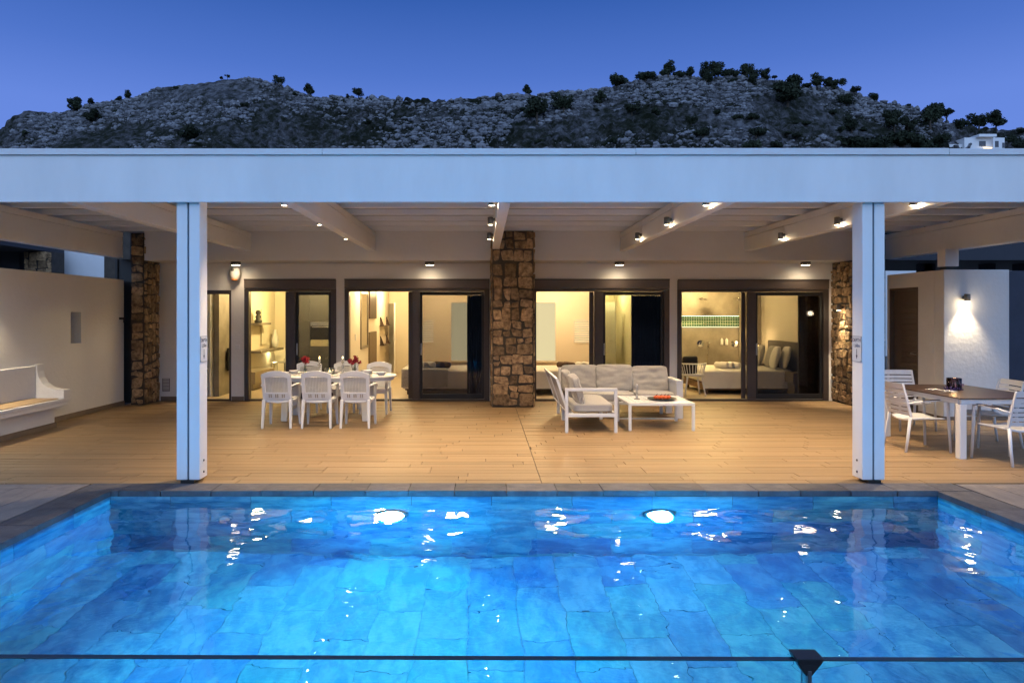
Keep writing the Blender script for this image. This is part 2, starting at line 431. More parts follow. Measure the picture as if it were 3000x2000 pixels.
def hill():
    g = G(); cols = [-800+i*4.4 for i in range(1045)]
    ts = [0, .15, .3, .45, .55, .62]+[.66+.36*i/105 for i in range(106)]+[1.1, 1.35, 1.8]
    nc = len(cols)
    for t in ts:
        for px in cols: g.v.append(tuple(hill_pt(px, t)))
    for i in range(len(ts)-1):
        for j in range(nc-1): g.f.append((i*nc+j, i*nc+j+1, (i+1)*nc+j+1, (i+1)*nc+j))
    m = bpy.data.materials.new('hill_rock_and_scrub'); m.use_nodes = True; n = m.node_tree.nodes; l = m.node_tree.links; b = n['Principled BSDF']
    b.inputs['Roughness'].default_value = .95; b.inputs['Specular IOR Level'].default_value = .1
    tc = n.new('ShaderNodeTexCoord')
    nz = n.new('ShaderNodeTexNoise'); nz.inputs['Scale'].default_value = .42; nz.inputs['Detail'].default_value = 9; nz.inputs['Roughness'].default_value = .72
    big = n.new('ShaderNodeTexNoise'); big.inputs['Scale'].default_value = .035; big.inputs['Detail'].default_value = 4
    for q in (nz, big): l.new(tc.outputs['Object'], q.inputs[0])
    ad = n.new('ShaderNodeMath'); ad.operation = 'MULTIPLY_ADD'; ad.inputs[1].default_value = .55; l.new(big.outputs['Fac'], ad.inputs[0]); l.new(nz.outputs['Fac'], ad.inputs[2])
    rp = n.new('ShaderNodeValToRGB'); l.new(ad.outputs[0], rp.inputs[0]); e = rp.color_ramp.elements
    e[0].position = .62; e[0].color = (.008, .011, .006, 1); e[1].position = .95; e[1].color = (.125, .13, .145, 1)
    x = e.new(.73); x.color = (.020, .023, .018, 1); x = e.new(.83); x.color = (.058, .060, .066, 1)
    l.new(rp.outputs[0], b.inputs['Base Color'])
    bp = n.new('ShaderNodeBump'); bp.inputs['Strength'].default_value = .8; bp.inputs['Distance'].default_value = .6; l.new(nz.outputs['Fac'], bp.inputs['Height']); l.new(bp.outputs[0], b.inputs['Normal'])
    g.obj('hill', m, kind='structure')
    # loose rocks and outcrops
    random.seed(3)
    ico_v = []; ph = (1+5**.5)/2
    for a in (-1, 1):
        for c in (-ph, ph): ico_v += [(0, a, c), (a, c, 0), (c, 0, a)]
    ico_v = [Vector(v).normalized() for v in ico_v]
    import itertools
    dm = min((ico_v[0]-v).length for v in ico_v[1:])
    ico_f = []
    for t3 in itertools.combinations(range(12), 3):
        if all(abs((ico_v[p]-ico_v[q]).length-dm) < .01 for p, q in itertools.combinations(t3, 2)):
            a, c, d = (ico_v[i] for i in t3)
            ico_f.append(t3 if (c-a).cross(d-a).dot(a+c+d) > 0 else (t3[0], t3[2], t3[1]))
    g = G(); rn = []
    k = 0
    while k < 24000:
        px = random.uniform(-350, 3350); t = .70+.31*math.sqrt(random.random())
        p = hill_pt(px, min(t, 1))
        if 1.5*mn.noise(Vector((p.x*.03, p.z*.07, 7)))+.7*mn.noise(Vector((p.x*.16, p.z*.3, 1)))+random.uniform(-.25, .25) < -.05: continue
        s = random.choice([.10, .12, .15, .18, .22, .3, .42, .8])*random.uniform(.7, 1.3)
        sc = Vector((s*random.uniform(.8, 1.5), s*random.uniform(.7, 1.2), s*random.uniform(.5, .95)))
        vs = [p+Vector((v.x*sc.x, v.y*sc.y, v.z*sc.z))*random.uniform(.72, 1.22) for v in ico_v]
        g.add(vs, ico_f); rn += [random.random()]*12; k += 1
    o = g.obj('rocks', mat('limestone', (.21, .22, .245), .95, col2=(.06, .063, .07), vscale=1.2, rnd=.35), kind='stuff', label='pale limestone boulders strewn over the rocky hillside', cat='rocks')
    at = o.data.attributes.new('rnd', 'FLOAT', 'POINT'); at.data.foreach_set('value', rn)
hill()

g = G(); cols = [-420+i*14 for i in range(61)]
for j, (y, k) in enumerate(((-70, 0), (-120, .45), (-170, 1), (-260, .6), (-400, 0))):
    for x in cols:
        h = 30+9*math.sin(x*.013)+5*math.sin(x*.041+1)+3*mn.noise(Vector((x*.05, j, 3)))
        g.v.append((x, y+8*mn.noise(Vector((x*.03, j, 0))), -.5+h*k))
nc = len(cols)
for i in range(4):
    for j in range(nc-1): g.f.append((i*nc+j, (i+1)*nc+j, (i+1)*nc+j+1, i*nc+j+1))
g.obj('opposite_hill', mat('hill_scrub', (.10, .10, .07), .95, col2=(.03, .035, .02), vscale=.2), kind='structure')
M_leaf = mat('dark_foliage', (.030, .040, .022), .8, col2=(.012, .018, .010), vscale=3, rnd=.3, spec=.2)
M_bark = mat('dark_bark', (.05, .04, .03), .95)
def tree_proto(i, shape):
    random.seed(50+i)
    g = G(); lobes = []
    nl = random.randint(7, 11)
    for k in range(nl):
        a = random.uniform(0, 2*math.pi); r = random.uniform(.1, .62)
        if shape == 'round': c = Vector((r*math.cos(a)*.9, r*math.sin(a)*.8, .72+random.uniform(-.35, .38))); s = random.uniform(.24, .40)
        elif shape == 'bush': c = Vector((r*math.cos(a)*1.1, r*math.sin(a)*.9, .30+random.uniform(-.12, .25))); s = random.uniform(.24, .38)
        else: c = Vector((r*math.cos(a)*1.25, r*math.sin(a), .85+random.uniform(-.1, .14)-.1*r)); s = random.uniform(.20, .32)
        lobes.append((c, s))
    for c, s in lobes:
        for q in range(150):
            d = Vector((random.gauss(0, 1), random.gauss(0, 1), random.gauss(0, 1))).normalized()
            p = c+Vector((d.x, d.y, d.z*.85))*s*random.uniform(.55, 1.12)
            z = random.uniform(.05, .11)
            u = Vector((random.gauss(0, 1), random.gauss(0, 1), random.gauss(0, 1))).normalized(); w = u.cross(d).normalized()
            if p.z < .02: p.z = .02
            g.add([p-u*z, p+w*z*.7, p+u*z, p-w*z*.7], [(0, 1, 2, 3)])
    crown = g.mesh('crown', M_leaf)
    t = G()
    top = .75 if shape != 'bush' else .35
    t.tube([(0, 0, -.25), (.02, .01, top*.45), (-.02, .02, top)], [.07, .05, .025], 7)
    for k in range(5):
        c, s = lobes[k]; t.tube([(0, .01, top*(.3+.1*k)), tuple(c)], [.035, .012], 5)
    return crown, t.mesh('trunk', M_bark)
PROTO = {s: [tree_proto(i+10*j, s) for i in range(4)] for j, s in enumerate(('round', 'bush', 'flat'))}
RIDGETREES = [(219,327,55,'r'),(266,297,28,'r'),(378,282,32,'r'),(353,293,24,'b'),(667,221,18,'f'),(648,224,16,'f'),(822,250,36,'r'),(907,270,40,'r'),(863,276,20,'b'),(1051,283,38,'r'),(1020,280,17,'r'),(1545,278,34,'r'),(516,256,18,'b'),
  (1807,246,72,'b'),(1890,238,64,'b'),(1956,228,54,'r'),(1985,226,40,'b'),(2025,226,46,'r'),(2070,222,56,'r'),(2105,222,58,'r'),(2136,226,46,'b'),(2185,226,52,'r'),(2205,226,40,'r'),(2236,226,42,'r'),(2268,236,22,'f'),(2365,252,32,'b'),(2395,248,50,'r'),(2442,258,54,'b'),(2420,255,40,'r'),(2497,274,36,'b'),(2560,294,38,'b'),(2740,345,60,'f'),(2775,350,60,'f'),(2823,360,34,'b'),(2869,364,62,'r'),(2916,370,58,'r'),(2660,308,16,'b'),(2985,392,34,'b')]
SLOPE = [(272,356,47),(720,316,30),(563,400,62),(584,432,24),(344,336,16),(1572,362,78),(1650,332,62),(1533,326,20),(1759,296,38),(1745,318,22),(1850,335,44),(1918,340,34),(1931,275,22),(1608,402,28),(1083,375,22),(1790,420,40),(1580,420,28),
  (2068,250,40),(2145,240,24),(2198,248,36),(2304,314,90),(2478,314,48),(2438,328,26),(2614,384,56),(2661,380,50),(2718,384,64),(2493,388,48),(2459,390,30),(2529,382,24),(2359,370,26),(2325,366,20),(2500,434,80),(2560,436,84),(2640,436,80),(2700,436,84),(2750,430,60),(2212,402,50),(2055,410,54),(2025,362,36),(2157,348,30),(2204,350,34),(2102,336,26),(2302,398,24),(2330,408,32),(2204,434,62),(2270,436,44),(2812,372,36),(80,398,30),(2960,420,40),(2985,438,50)]
def put_tree(px, py, w, shape, label, cat, group, i):
    t = t_for(px, py); p = hill_pt(px, t, True)
    cr_, tr = PROTO[shape][i % 4]
    r = w/2000*p.y/1.62
    rt = thing('hill_tree' if shape != 'bush' else 'hill_shrub', (p.x, p.y-.4, p.z-.15), label, cat, group, rz=random.uniform(0, 6.28))
    rt.scale = (r, r, r*random.uniform(.85, 1.1))
    for nm, me in (('crown', cr_), ('trunk', tr)):
        o = bpy.data.objects.new(nm, me); COL.objects.link(o); o.parent = rt
def hillpart(px):
    return 'the rocky crag' if px < 760 else 'the saddle between the two summits' if px < 1700 else 'the tree-lined summit' if px < 2300 else 'the shoulder above the white house'
def sizew(w): return 'tiny' if w < 20 else 'small' if w < 36 else 'broad' if w < 55 else 'large'
for i, (px, py, w, s) in enumerate(RIDGETREES):
    sh = {'r': 'round', 'b': 'bush', 'f': 'flat'}[s]; kd = {'r': 'round-crowned tree', 'b': 'low spreading shrub', 'f': 'flat-topped tree'}[s]
    put_tree(px, py, w, sh, '%s dark %s against the sky on %s' % (sizew(w), kd, hillpart(px)), 'tree' if s != 'b' else 'shrub', '%s %ss on the skyline of %s' % (sizew(w), kd, hillpart(px)), i)
for i, (px, py, w) in enumerate([(a_, b_, c_*1.15) for a_, b_, c_ in SLOPE]):
    tree = w >= 40 and py < 400; kd = 'round-crowned tree' if tree else 'shrub'
    band = 'high on the slope' if (py-ridge_px(px)) < .5*(437-ridge_px(px)) else 'low on the slope'
    put_tree(px, py, w, 'round' if tree else 'bush', '%s dark %s %s under %s' % (sizew(w), kd, band, hillpart(px)), 'tree' if tree else 'shrub', '%s %ss %s below %s' % (sizew(w), kd, band, hillpart(px)), i)

# ================================================================== BUILDINGS
random.seed(11)
villa = thing('villa', (0, FY, 0), 'long low white villa with stone pillars and four lit sliding doors', 'house')
# facade with openings (x0, x1, top)
OPEN = [(-5.96, -5.14, 2.25), (-4.87, -3.0, 2.48), (-2.83, .12, 2.48), (.98, 3.78, 2.48), (3.94, 7.02, 2.47)]
g = G(); xs = -6.60
for a, b, zt in OPEN:
    g.box(xs, a, FY, FY+.25, 0, 2.80); g.box(a, b, FY, FY+.25, zt, 2.80); xs = b
g.box(xs, 7.3, FY, FY+.25, 0, 2.80)
g.obj('facade_wall', M_white, villa)
part('skirting', mat('skirting_tile', (.20, .15, .11), .6, var=.2), villa, *[(a, b, FY-.012, FY-.002, .001, .09) for a, b in ((-6.57, -5.97), (-5.13, -4.88), (-2.99, -2.84), (3.79, 3.93))], bevel=0)
part('bulkhead', M_white, villa, (-6.62, 7.62, 13.30, 14.3, 2.806, 3.427), bevel=.006)
part('roof_slab', mat('roof_grey', (.3, .3, .3), .9, var=.2), villa, (-7.2, 8.2, 14.0, 21.6, 3.35, 3.6))
# stone pillars
def poly_clip(poly, nx, ny, d):
    out = []
    for i in range(len(poly)):
        p, q = poly[i], poly[(i+1) % len(poly)]
        a = p[0]*nx+p[1]*ny-d; b = q[0]*nx+q[1]*ny-d
        if a <= 0: out.append(p)
        if a*b < 0:
            t = a/(a-b); out.append((p[0]+(q[0]-p[0])*t, p[1]+(q[1]-p[1])*t))
    return out
def rubble(parent, o, u, nrm, w, h, cw=.22, chh=.21, seed=1, proud=.027, gap=.0125):
    rd = random.Random(seed); o = Vector(o); u = Vector(u); nrm = Vector(nrm); up = Vector((0, 0, 1))
    cells = []
    def split(x0, x1, z0, z1):
        ww, hh_ = x1-x0, z1-z0
        if ww > hh_*1.9 or (ww > cw*1.35 and ww >= hh_*.8) or ww > cw*1.9:
            m = x0+ww*rd.uniform(.35, .65); split(x0, m, z0, z1); split(m, x1, z0, z1)
        elif hh_ > chh*1.15 or hh_ > ww*1.7:
            m = z0+hh_*rd.uniform(.36, .64); split(x0, x1, z0, m); split(x0, x1, m, z1)
        else: cells.append((x0, x1, z0, z1))
    zc = 0
    while zc < h-.001:
        zn = min(h, zc+rd.uniform(.32, .62))
        if h-zn < .2: zn = h
        split(0, w, zc, zn); zc = zn
    for x0_, x1_, z0_, z1_ in cells:
        j = lambda: rd.uniform(-.030, .030)
        q = gap
        poly = [(x0_+q+(max(0, j()) if x0_ < .001 else j()), z0_+q+j()), (x1_-q-(max(0, j()) if x1_ > w-.001 else j()), z0_+q+j()), (x1_-q-(max(0, j()) if x1_ > w-.001 else j()), z1_-q+j()), (x0_+q+(max(0, j()) if x0_ < .001 else j()), z1_-q+j())]
        if rd.random() < .35: poly.insert(1, ((poly[0][0]+poly[1][0])/2, min(poly[0][1], poly[1][1])+rd.uniform(-.004, .012)))
        poly = [(min(max(a_, 0), w), min(max(b_, 0), h)) for a_, b_ in poly]
        # drop tiny edges, then round the corners once
        pl = [p for p, q in zip(poly, poly[1:]+poly[:1]) if math.hypot(p[0]-q[0], p[1]-q[1]) > .012] or poly
        if len(pl) < 3: continue
        ch = []
        for p, q in zip(pl, pl[1:]+pl[:1]):
            ch += [(p[0]*.90+q[0]*.10, p[1]*.90+q[1]*.10), (p[0]*.10+q[0]*.90, p[1]*.10+q[1]*.90)]
        cx = sum(p[0] for p in ch)/len(ch); cz = sum(p[1] for p in ch)/len(ch)
        gg = G(); n = len(ch); pr = proud*rd.uniform(.6, 1.3)
        rings = ((1, -.01), (1, pr*.7), (.90, pr))
        tl = (rd.uniform(-.06, .06), rd.uniform(-.06, .06))
        for sc, dp in rings:
            for p in ch:
                j = rd.uniform(-.004, .004)
                a, b = cx+(p[0]-cx)*sc+j, cz+(p[1]-cz)*sc+j
                gg.v.append(tuple(o+u*min(max(a, -.0), w)+up*b+nrm*(dp+(tl[0]*(a-cx)+tl[1]*(b-cz) if dp > 0 else 0)+rd.uniform(-.002, .002))))
        for r in range(2):
            for i2 in range(n): gg.f.append((r*n+i2, r*n+(i2+1) % n, (r+1)*n+(i2+1) % n, (r+1)*n+i2))
        gg.v.append(tuple(o+u*cx+up*cz+nrm*(pr*1.05)))
        for i2 in range(n): gg.f.append((2*n+i2, 2*n+(i2+1) % n, 3*n))
        flip = u.cross(up).dot(nrm) < 0
        if flip: gg.f = [tuple(reversed(f)) for f in gg.f]
        c = o+u*cx+up*cz
        st = gg.obj('stone', M_stone, parent)
def pillar(x0, x1, y0, y1, z1, faces, seed, **k):
    p = part('stone_pillar', M_mortar, villa, (x0, x1, y0, y1, 0, z1), bevel=0)
    if 'f' in faces: rubble(p, (x0, y0, .01), (1, 0, 0), (0, -1, 0), x1-x0, z1-.02, seed=seed, **k)
    if 'l' in faces: rubble(p, (x0, y1, .01), (0, -1, 0), (-1, 0, 0), y1-y0, z1-.02, seed=seed+1, **k)
    if 'r' in faces: rubble(p, (x1, y0, .01), (0, 1, 0), (1, 0, 0), y1-y0, z1-.02, seed=seed+2, **k)
    return p
pillar(.165, .945, 12.94, 13.895, 3.34, 'flr', 23, cw=.24, chh=.24)
pillar(-6.86, -6.61, 13.28, 13.895, 3.34, 'fr', 31, cw=.2, chh=.2)
pillar(7.10, 7.62, 12.95, 14.2, 2.80, 'fl', 41, cw=.19, chh=.19)
# sliding doors
def sliding_door(x0, x1, ztop, m0, m1, gasket=True):
    y = FY
    d = part('sliding_door', M_frame, villa, (x0, x0+.09, y-.02, y+.14, 0, ztop-.2), (x1-.11, x1, y-.02, y+.14, 0, ztop-.2),
             (x0+.09, x1-.11, y-.02, y+.14, ztop-.255, ztop-.2), (x0+.09, x1-.11, y-.02, y+.14, 0, .035), bevel=.004)
    part('shutter_box', M_shutter, d, (x0, x1, y-.035, y+.12, ztop-.197, ztop-.02), bevel=.008)
    part('shutter_rail', M_frame, d, (x0-.0, x1+.0, y-.045, y-.0365, ztop-.03, ztop+.0), bevel=.002)
    part('meeting_stile', M_frame, d, (m0, m1, y-.012, y+.05, .036, ztop-.257), bevel=.004)
    s = part('sash', M_black, d, (m1+.001, m1+.05, y+.03, y+.07, .04, ztop-.26), (x1-.165, x1-.112, y+.03, y+.07, .04, ztop-.26),
             (m1+.05, x1-.165, y+.03, y+.07, ztop-.33, ztop-.26), (m1+.05, x1-.165, y+.03, y+.07, .04, .14), bevel=.003)
    part('pane', M_pane, s, (m1+.05, x1-.165, y+.045, y+.055, .14, ztop-.33), bevel=0)
    part('back_sash', M_frame, d, (m0-.09, m0-.002, y+.075, y+.11, .04, ztop-.26), bevel=.003)
    part('pane', M_pane, d, (m0+.0, x1-.165, y+.085, y+.095, .14, ztop-.33), bevel=0)
    hz = 1.05
    part('handle', M_steel, d, (m1+.015, m1+.035, y+.005, y+.0295, hz-.12, hz+.12), bevel=.004)
    return d
sliding_door(-4.87, -3.0, 2.48, PX(846, FY), PX(866, FY))
sliding_door(-2.83, .12, 2.48, PX(1208, FY), PX(1230, FY))
sliding_door(.98, 3.78, 2.48, PX(1741, FY), PX(1767, FY))
sliding_door(3.94, 7.02, 2.47, PX(2189, FY), PX(2214, FY))
d0 = part('narrow_door', M_frame, villa, (-5.96, -5.91, FY+.02, FY+.12, 0, 2.25), (-5.19, -5.14, FY+.02, FY+.12, 0, 2.25), (-5.91, -5.19, FY+.02, FY+.12, 2.17, 2.25), (-5.91, -5.19, FY+.02, FY+.12, 0, .03))
# rooms
part('room_floor', mat('room_floor_tile', (.55, .45, .33), .45, var=.18, vscale=4, stretch=(.3, 3, 1)), villa, (-6.7, 7.3, 14.0, 21.2, -.04, .006), bevel=0)
part('room_ceiling', M_cream, villa, (-6.75, 7.3, 14.151, 21.2, 2.62, 2.795), bevel=0)
part('outer_wall', M_cream, villa, (-6.75, -6.6, 14.151, 21.2, 0, 2.62), (7.06, 7.3, 14.2, 21.2, 0, 2.62), (-6.6, 7.06, 20.9, 21.2, 0, 2.62), bevel=0)
part('room_wall', M_cream, villa, (-2.98, -2.86, 14.151, 20.9, .007, 2.62), bevel=0)
part('room_wall', M_cream, villa, (-5.79, -5.66, 16.42, 18.5, .007, 2.62), (-5.79, -2.98, 18.5, 18.62, .007, 2.62), bevel=0)
part('concrete_wall', M_concrete, villa, (-5.78, -5.66, 14.6, 16.418, .007, 2.62), bevel=0)
part('room_wall', M_tan, villa, (-1.78, .62, 17.2, 17.32, .007, 2.62), (.5, .62, 14.151, 17.2, .007, 2.62), bevel=0)
part('room_wall', M_cream, villa, (-1.78, -1.68, 17.33, 20.6, .007, 2.62), (-2.86, -1.68, 20.6, 20.72, .007, 2.62), bevel=0)
part('room_wall', M_tan, villa, (.63, 2.86, 17.2, 17.32, .007, 2.62), bevel=0)
part('room_wall', M_cream, villa, (2.78, 2.86, 17.33, 19.8, .007, 2.62), (2.86, 3.8, 19.7, 19.8, .007, 2.62), (3.8, 3.92, 14.151, 20.9, .007, 2.62), bevel=0)
nz0, nz1, nx0, nx1 = PZ(957, 17.4), PZ(925, 17.4), 4.6, 6.72
shower = part('shower_wall', M_concrete, villa, (3.93, nx0, 17.4, 17.6, .007, 2.62), (nx1, 6.3+.76, 17.4, 17.6, .007, 2.62), (nx0, nx1, 17.4, 17.6, .007, nz0), (nx0, nx1, 17.4, 17.6, nz1, 2.62), (nx0, nx1, 17.56, 17.6, nz0, nz1), bevel=0)
g = G(); tw = .062
for i in range(int((nx1-nx0)/tw)):
    for j in range(4): g.box(nx0+i*tw+.006, nx0+(i+1)*tw-.006, 17.545, 17.559, nz0+j*(nz1-nz0)/4+.006, nz0+(j+1)*(nz1-nz0)/4-.006)
g.obj('mosaic_tiles', mat('green_mosaic', (.10, .22, .12), .2, rnd=.2, var=.3, vscale=40), shower, kind='stuff')
part('grout_bed', mat('light_grout', (.75, .76, .66), .8), shower, (nx0+.001, nx1-.001, 17.550, 17.5595, nz0+.001, nz1-.001), bevel=0)
part('niche_light', emat('niche_led', (.85, 1, .5), 5), shower, (nx0+.01, nx1-.01, 17.41, 17.43, nz1-.012, nz1-.002), bevel=0)
part('niche_ledge', emat('niche_ledge_led', (.95, 1, .7), 1.4), shower, (nx0+.01, nx1-.01, 17.39, 17.40, nz0-.015, nz0+.003), bevel=0)
part('wardrobe_panel', M_concrete, villa, (6.5, 7.05, 17.34, 17.38, .007, 2.6))
# lit panels and louvres on the bedroom back walls
for xa, xb, la, lb in ((PX(1322, 17.2), PX(1371, 17.2), PX(1226, 17.2), PX(1269, 17.2)), (PX(1556, 17.2), PX(1627, 17.2), PX(1683, 17.2), PX(1736, 17.2))):
    p = part('lit_panel_frame', M_tan, villa, (xa-.05, xa, 17.16, 17.199, .55, 2.12), (xb, xb+.05, 17.16, 17.199, .55, 2.12), (xa, xb, 17.16, 17.199, 2.06, 2.12), (xa, xb, 17.16, 17.199, .55, .6))
    part('glowing_panel', emat('panel_glow', (1, .84, .46), .8), p, (xa+.001, xb-.001, 17.18, 17.19, .601, 2.059), bevel=0)  # pale wall panel made to glow, no lamp of its own
    q = part('louvre_window', emat('lit_louvre_gap', (1, .80, .45), .9), villa, (la, lb, 17.186, 17.196, PZ(1005, 17.2), PZ(935, 17.2)), bevel=0)
    for k in range(11):
        zz = PZ(1003-k*6.6, 17.2); part('louvre_slat', M_tan, q, (la-.01, lb+.01, 17.165, 17.184, zz-.012, zz+.018), bevel=0)
def room_lamp(x, y, power, col, z=2.5):
    f = G().lathe([(.06, 0), (.06, .02)], (x, y, 2.60), 16).obj('ceiling_downlight', M_glowlamp, villa)
    lamp('room_light', 'POINT', (x, y, z), power, col, villa, .12)
YEL = (1, .73, .35)
room_lamp(-4.4, 16.8, 214, (1, .74, .28)); room_lamp(-5.0, 14.9, 65, YEL)
room_lamp(-2.3, 18.9, 136, (1, .73, .36)); room_lamp(-2.4, 15.6, 78, (1, .74, .40))
room_lamp(-.7, 15.9, 143, YEL); room_lamp(1.7, 15.9, 195, (1, .73, .38)); room_lamp(3.3, 18.6, 143, (1, .86, .30))
room_lamp(5.3, 16.6, 153, (1, .74, .30)); room_lamp(5.0, 14.7, 68, YEL)

# ---------------------------------------------------------------- terrace roof
tr = thing('terrace_roof', (0, 7.1, 0), 'white timber terrace roof with deep fascia on two posts by the pool', 'pergola')
part('fascia', M_fascia, tr, (-7.6, 8.6, 7.05, 7.09, 2.913, 3.402), bevel=.004)
xs = -7.6
for xe in (PX(945, 7.05), PX(1862, 7.05), PX(2778, 7.05), 8.6):
    dz = random.uniform(-.004, .004)
    g = G().box(xs+.002, xe-.002, 7.035, 7.3, 3.425, 3.462+dz); g.box(xs+.002, xe-.002, 7.030, 7.0345, 3.398, 3.462+dz)
    g.obj('flashing', mat('white_flashing', (.74, .75, .77), .45, var=.08, vscale=4, stretch=(1, 1, 6)), tr, bevel=.003); xs = xe
part('flashing_dark_strip', M_gap, tr, (-7.6, 8.6, 7.042, 7.06, 3.4025, 3.4245), bevel=0)  # solid dark strip between fascia and flashing
part('ceiling_panel', mat('shade_grey_boards', (.42, .41, .40), .7, var=.1), tr, (-7.4, 8.4, 7.1, 13.99, 3.428, 3.475), bevel=0)  # greyer than the white joists: recess shade put into the colour
part('roof_cover', mat('roof_grey', (.3, .3, .3)), tr, (-7.4, 8.4, 7.5, 13.99, 3.476, 3.54), bevel=0)
yj = 7.35
while yj < 13.29:
    part('joist', M_paint, tr, (-7.35, 8.35, yj, yj+.09, 3.345, 3.427), bevel=.006); yj += .70 if yj < 12.5 else .56
BEAMS = [(-7.2, -7.0, 2.855, 13.25), (-4.68, -4.53, 2.99, 13.298), (-2.25, -2.11, 2.99, 13.298), (.165, .30, 2.99, 12.90), (2.66, 2.80, 2.99, 13.298), (5.07, 5.21, 2.99, 13.298), (8.0, 8.2, 2.855, 13.6)]
for i, (a, b, z0, ye) in enumerate(BEAMS):
    be = part('beam', M_paint, tr, (a, b, 7.11, ye, z0, 3.244), bevel=.008)
    part('beam_capping', M_paint, be, (a-.003, b+.003, 7.11, ye, 3.249, 3.3435), bevel=.004)
for x0, x1 in ((-3.195, -2.955), (3.94, 4.172)):
    w = (x1-x0-.02)/2
    po = part('post', M_paint, tr, (x0, x0+w, 7.10, 7.30, .035, 3.343), (x1-w, x1, 7.10, 7.30, .035, 3.343), bevel=.006)
    part('post_core', mat('post_core', (.10, .12, .15), .8), po, (x0+w, x1-w, 7.115, 7.28, .04, 3.342), bevel=0)
    part('base_plate', M_ironb, po, (x0+.05, x1-.05, 7.08, 7.26, .005, .034), bevel=.002)
    sx = x1+.001 if x0 < 0 else x0-.001; sg = 1 if x0 < 0 else -1
    for zz in (.10, .22): G().lathe([(.012, 0), (.012, .006), (.006, .010)], (0, 0, 0), 10).xform(lambda v: Vector((sx+sg*v.z, 7.2+v.x, zz+v.y))).obj('bolt', M_lampbody, po)
# depth signs
def text_mesh(body, size, name):
    cu_ = bpy.data.curves.new(name, 'FONT'); cu_.body = body; cu_.size = size; cu_.align_x = 'CENTER'; cu_.align_y = 'CENTER'; cu_.extrude = .0006
    t = bpy.data.objects.new(name, cu_); COL.objects.link(t); bpy.context.view_layer.update()
    me = bpy.data.meshes.new_from_object(t.evaluated_get(bpy.context.evaluated_depsgraph_get())); bpy.data.objects.remove(t)
    return me
M_ink = mat('navy_ink', (.012, .016, .05), .5)
def sign(xf, sg, body, label):
    r = thing('depth_sign', (xf, 7.20, 1.39), label, 'sign')
    plate = G().box(xf+sg*.0005, xf+sg*.004, 7.108, 7.292, 1.255, 1.525) if sg > 0 else G().box(xf-.004, xf-.0005, 7.108, 7.292, 1.255, 1.525)
    plate.obj('plate', mat('sign_plate', (.70, .71, .74), .4, var=.04), r, bevel=.001)
    g = G()
    for a, b, c, d in ((7.108, 7.292, 1.522, 1.525), (7.108, 7.292, 1.255, 1.258), (7.108, 7.112, 1.258, 1.522), (7.288, 7.292, 1.258, 1.522)):
        x_ = sorted((xf+sg*.0042, xf+sg*.0052)); g.box(x_[0], x_[1], a, b, c, d)
    g.obj('border', M_ink, r)
    for txt, sz, z in (('DEPTH', .052, 1.482), (body, .050, 1.425)):
        me = text_mesh(txt, sz, 'lettering'); me.materials.clear(); me.materials.append(M_ink)
        o = bpy.data.objects.new('lettering', me); COL.objects.link(o); o.parent = r
        o.matrix_local = Matrix.Translation((sg*.0055, 0, z-1.39)) @ Matrix(((0, 0, sg, 0), (sg, 0, 0, 0), (0, 1, 0, 0), (0, 0, 0, 1)))
    x_ = sorted((xf+sg*.0045, xf+sg*.0060))
    g = G().box(x_[0], x_[1], 7.196, 7.204, 1.315, 1.39); g.prism([(7.184, 1.325), (7.200, 1.285), (7.216, 1.325)], 'x', x_[0], x_[1]); g.obj('arrow', M_ink, r)
    for yy in (7.118, 7.282):
        for zz in (1.268, 1.512): G().lathe([(.004, 0), (.003, .003)], (0, 0, 0), 8).xform(lambda v: Vector((xf+sg*(.0052+v.z), yy+v.x, zz+v.y))).obj('screw', M_lampbody, r)
sign(-2.954, 1, '1,50m', 'depth sign reading 1,50m with a down arrow on the post')
sign(3.939, -1, '1,60m', 'depth sign reading 1,60m with a down arrow on the post')

# ---------------------------------------------------------------- lamps of the terrace
SPOTP = 385
def beam_spot(x, y, label, grp, side):
    LZ = 3.02
    r = thing('beam_spotlight', (x, y, LZ), label, 'spotlight', grp)
    g = G().lathe([(.028, .112), (.039, .108), (.039, .004), (.036, 0), (.034, .006)], (x, y, LZ), 18)
    g.obj('housing', M_lampbody, r, smooth=True, auto=True)
    G().lathe([(.034, .004), (.034, .010)], (x, y, LZ-.002), 16).obj('lens', M_glowlamp, r)
    G().box(*sorted((x+.035*side, x+.07*side)), y-.02, y+.02, LZ+.055, LZ+.095).obj('bracket', M_lampbody, r)
    G().tube([(x+.066*side, y, LZ+.09), (x+.066*side, y, 3.335)], .005, 6).obj('cable', M_paint, r)
    lamp('beam_light', 'SPOT', (x, y, LZ-.006), SPOTP*(1.15 if y < 9 else .8 if y < 11 else .62), WARM, r, .03, 118, 1.0)
    lamp('streak_fill', 'POINT', (x+.012, y, LZ-.012), 3.0, WARM, r, .012)  # extra point light added to streak the beam face beside the lens
SB = {-2.32: ('small grey spotlight on the beam above the oval dining table', 1), .095: ('small grey spotlight on the beam that ends at the central stone pillar', 1),
      2.59: ('small grey spotlight on the beam above the sofa', 1), 5.0: ('small grey spotlight on the beam over the bedroom with the spindle chair', 1)}
for x, (lab, sd) in SB.items():
    for y in (7.95, 9.66, 11.5): beam_spot(x, y, lab, lab.replace('small grey spotlight', 'spotlights'), sd)
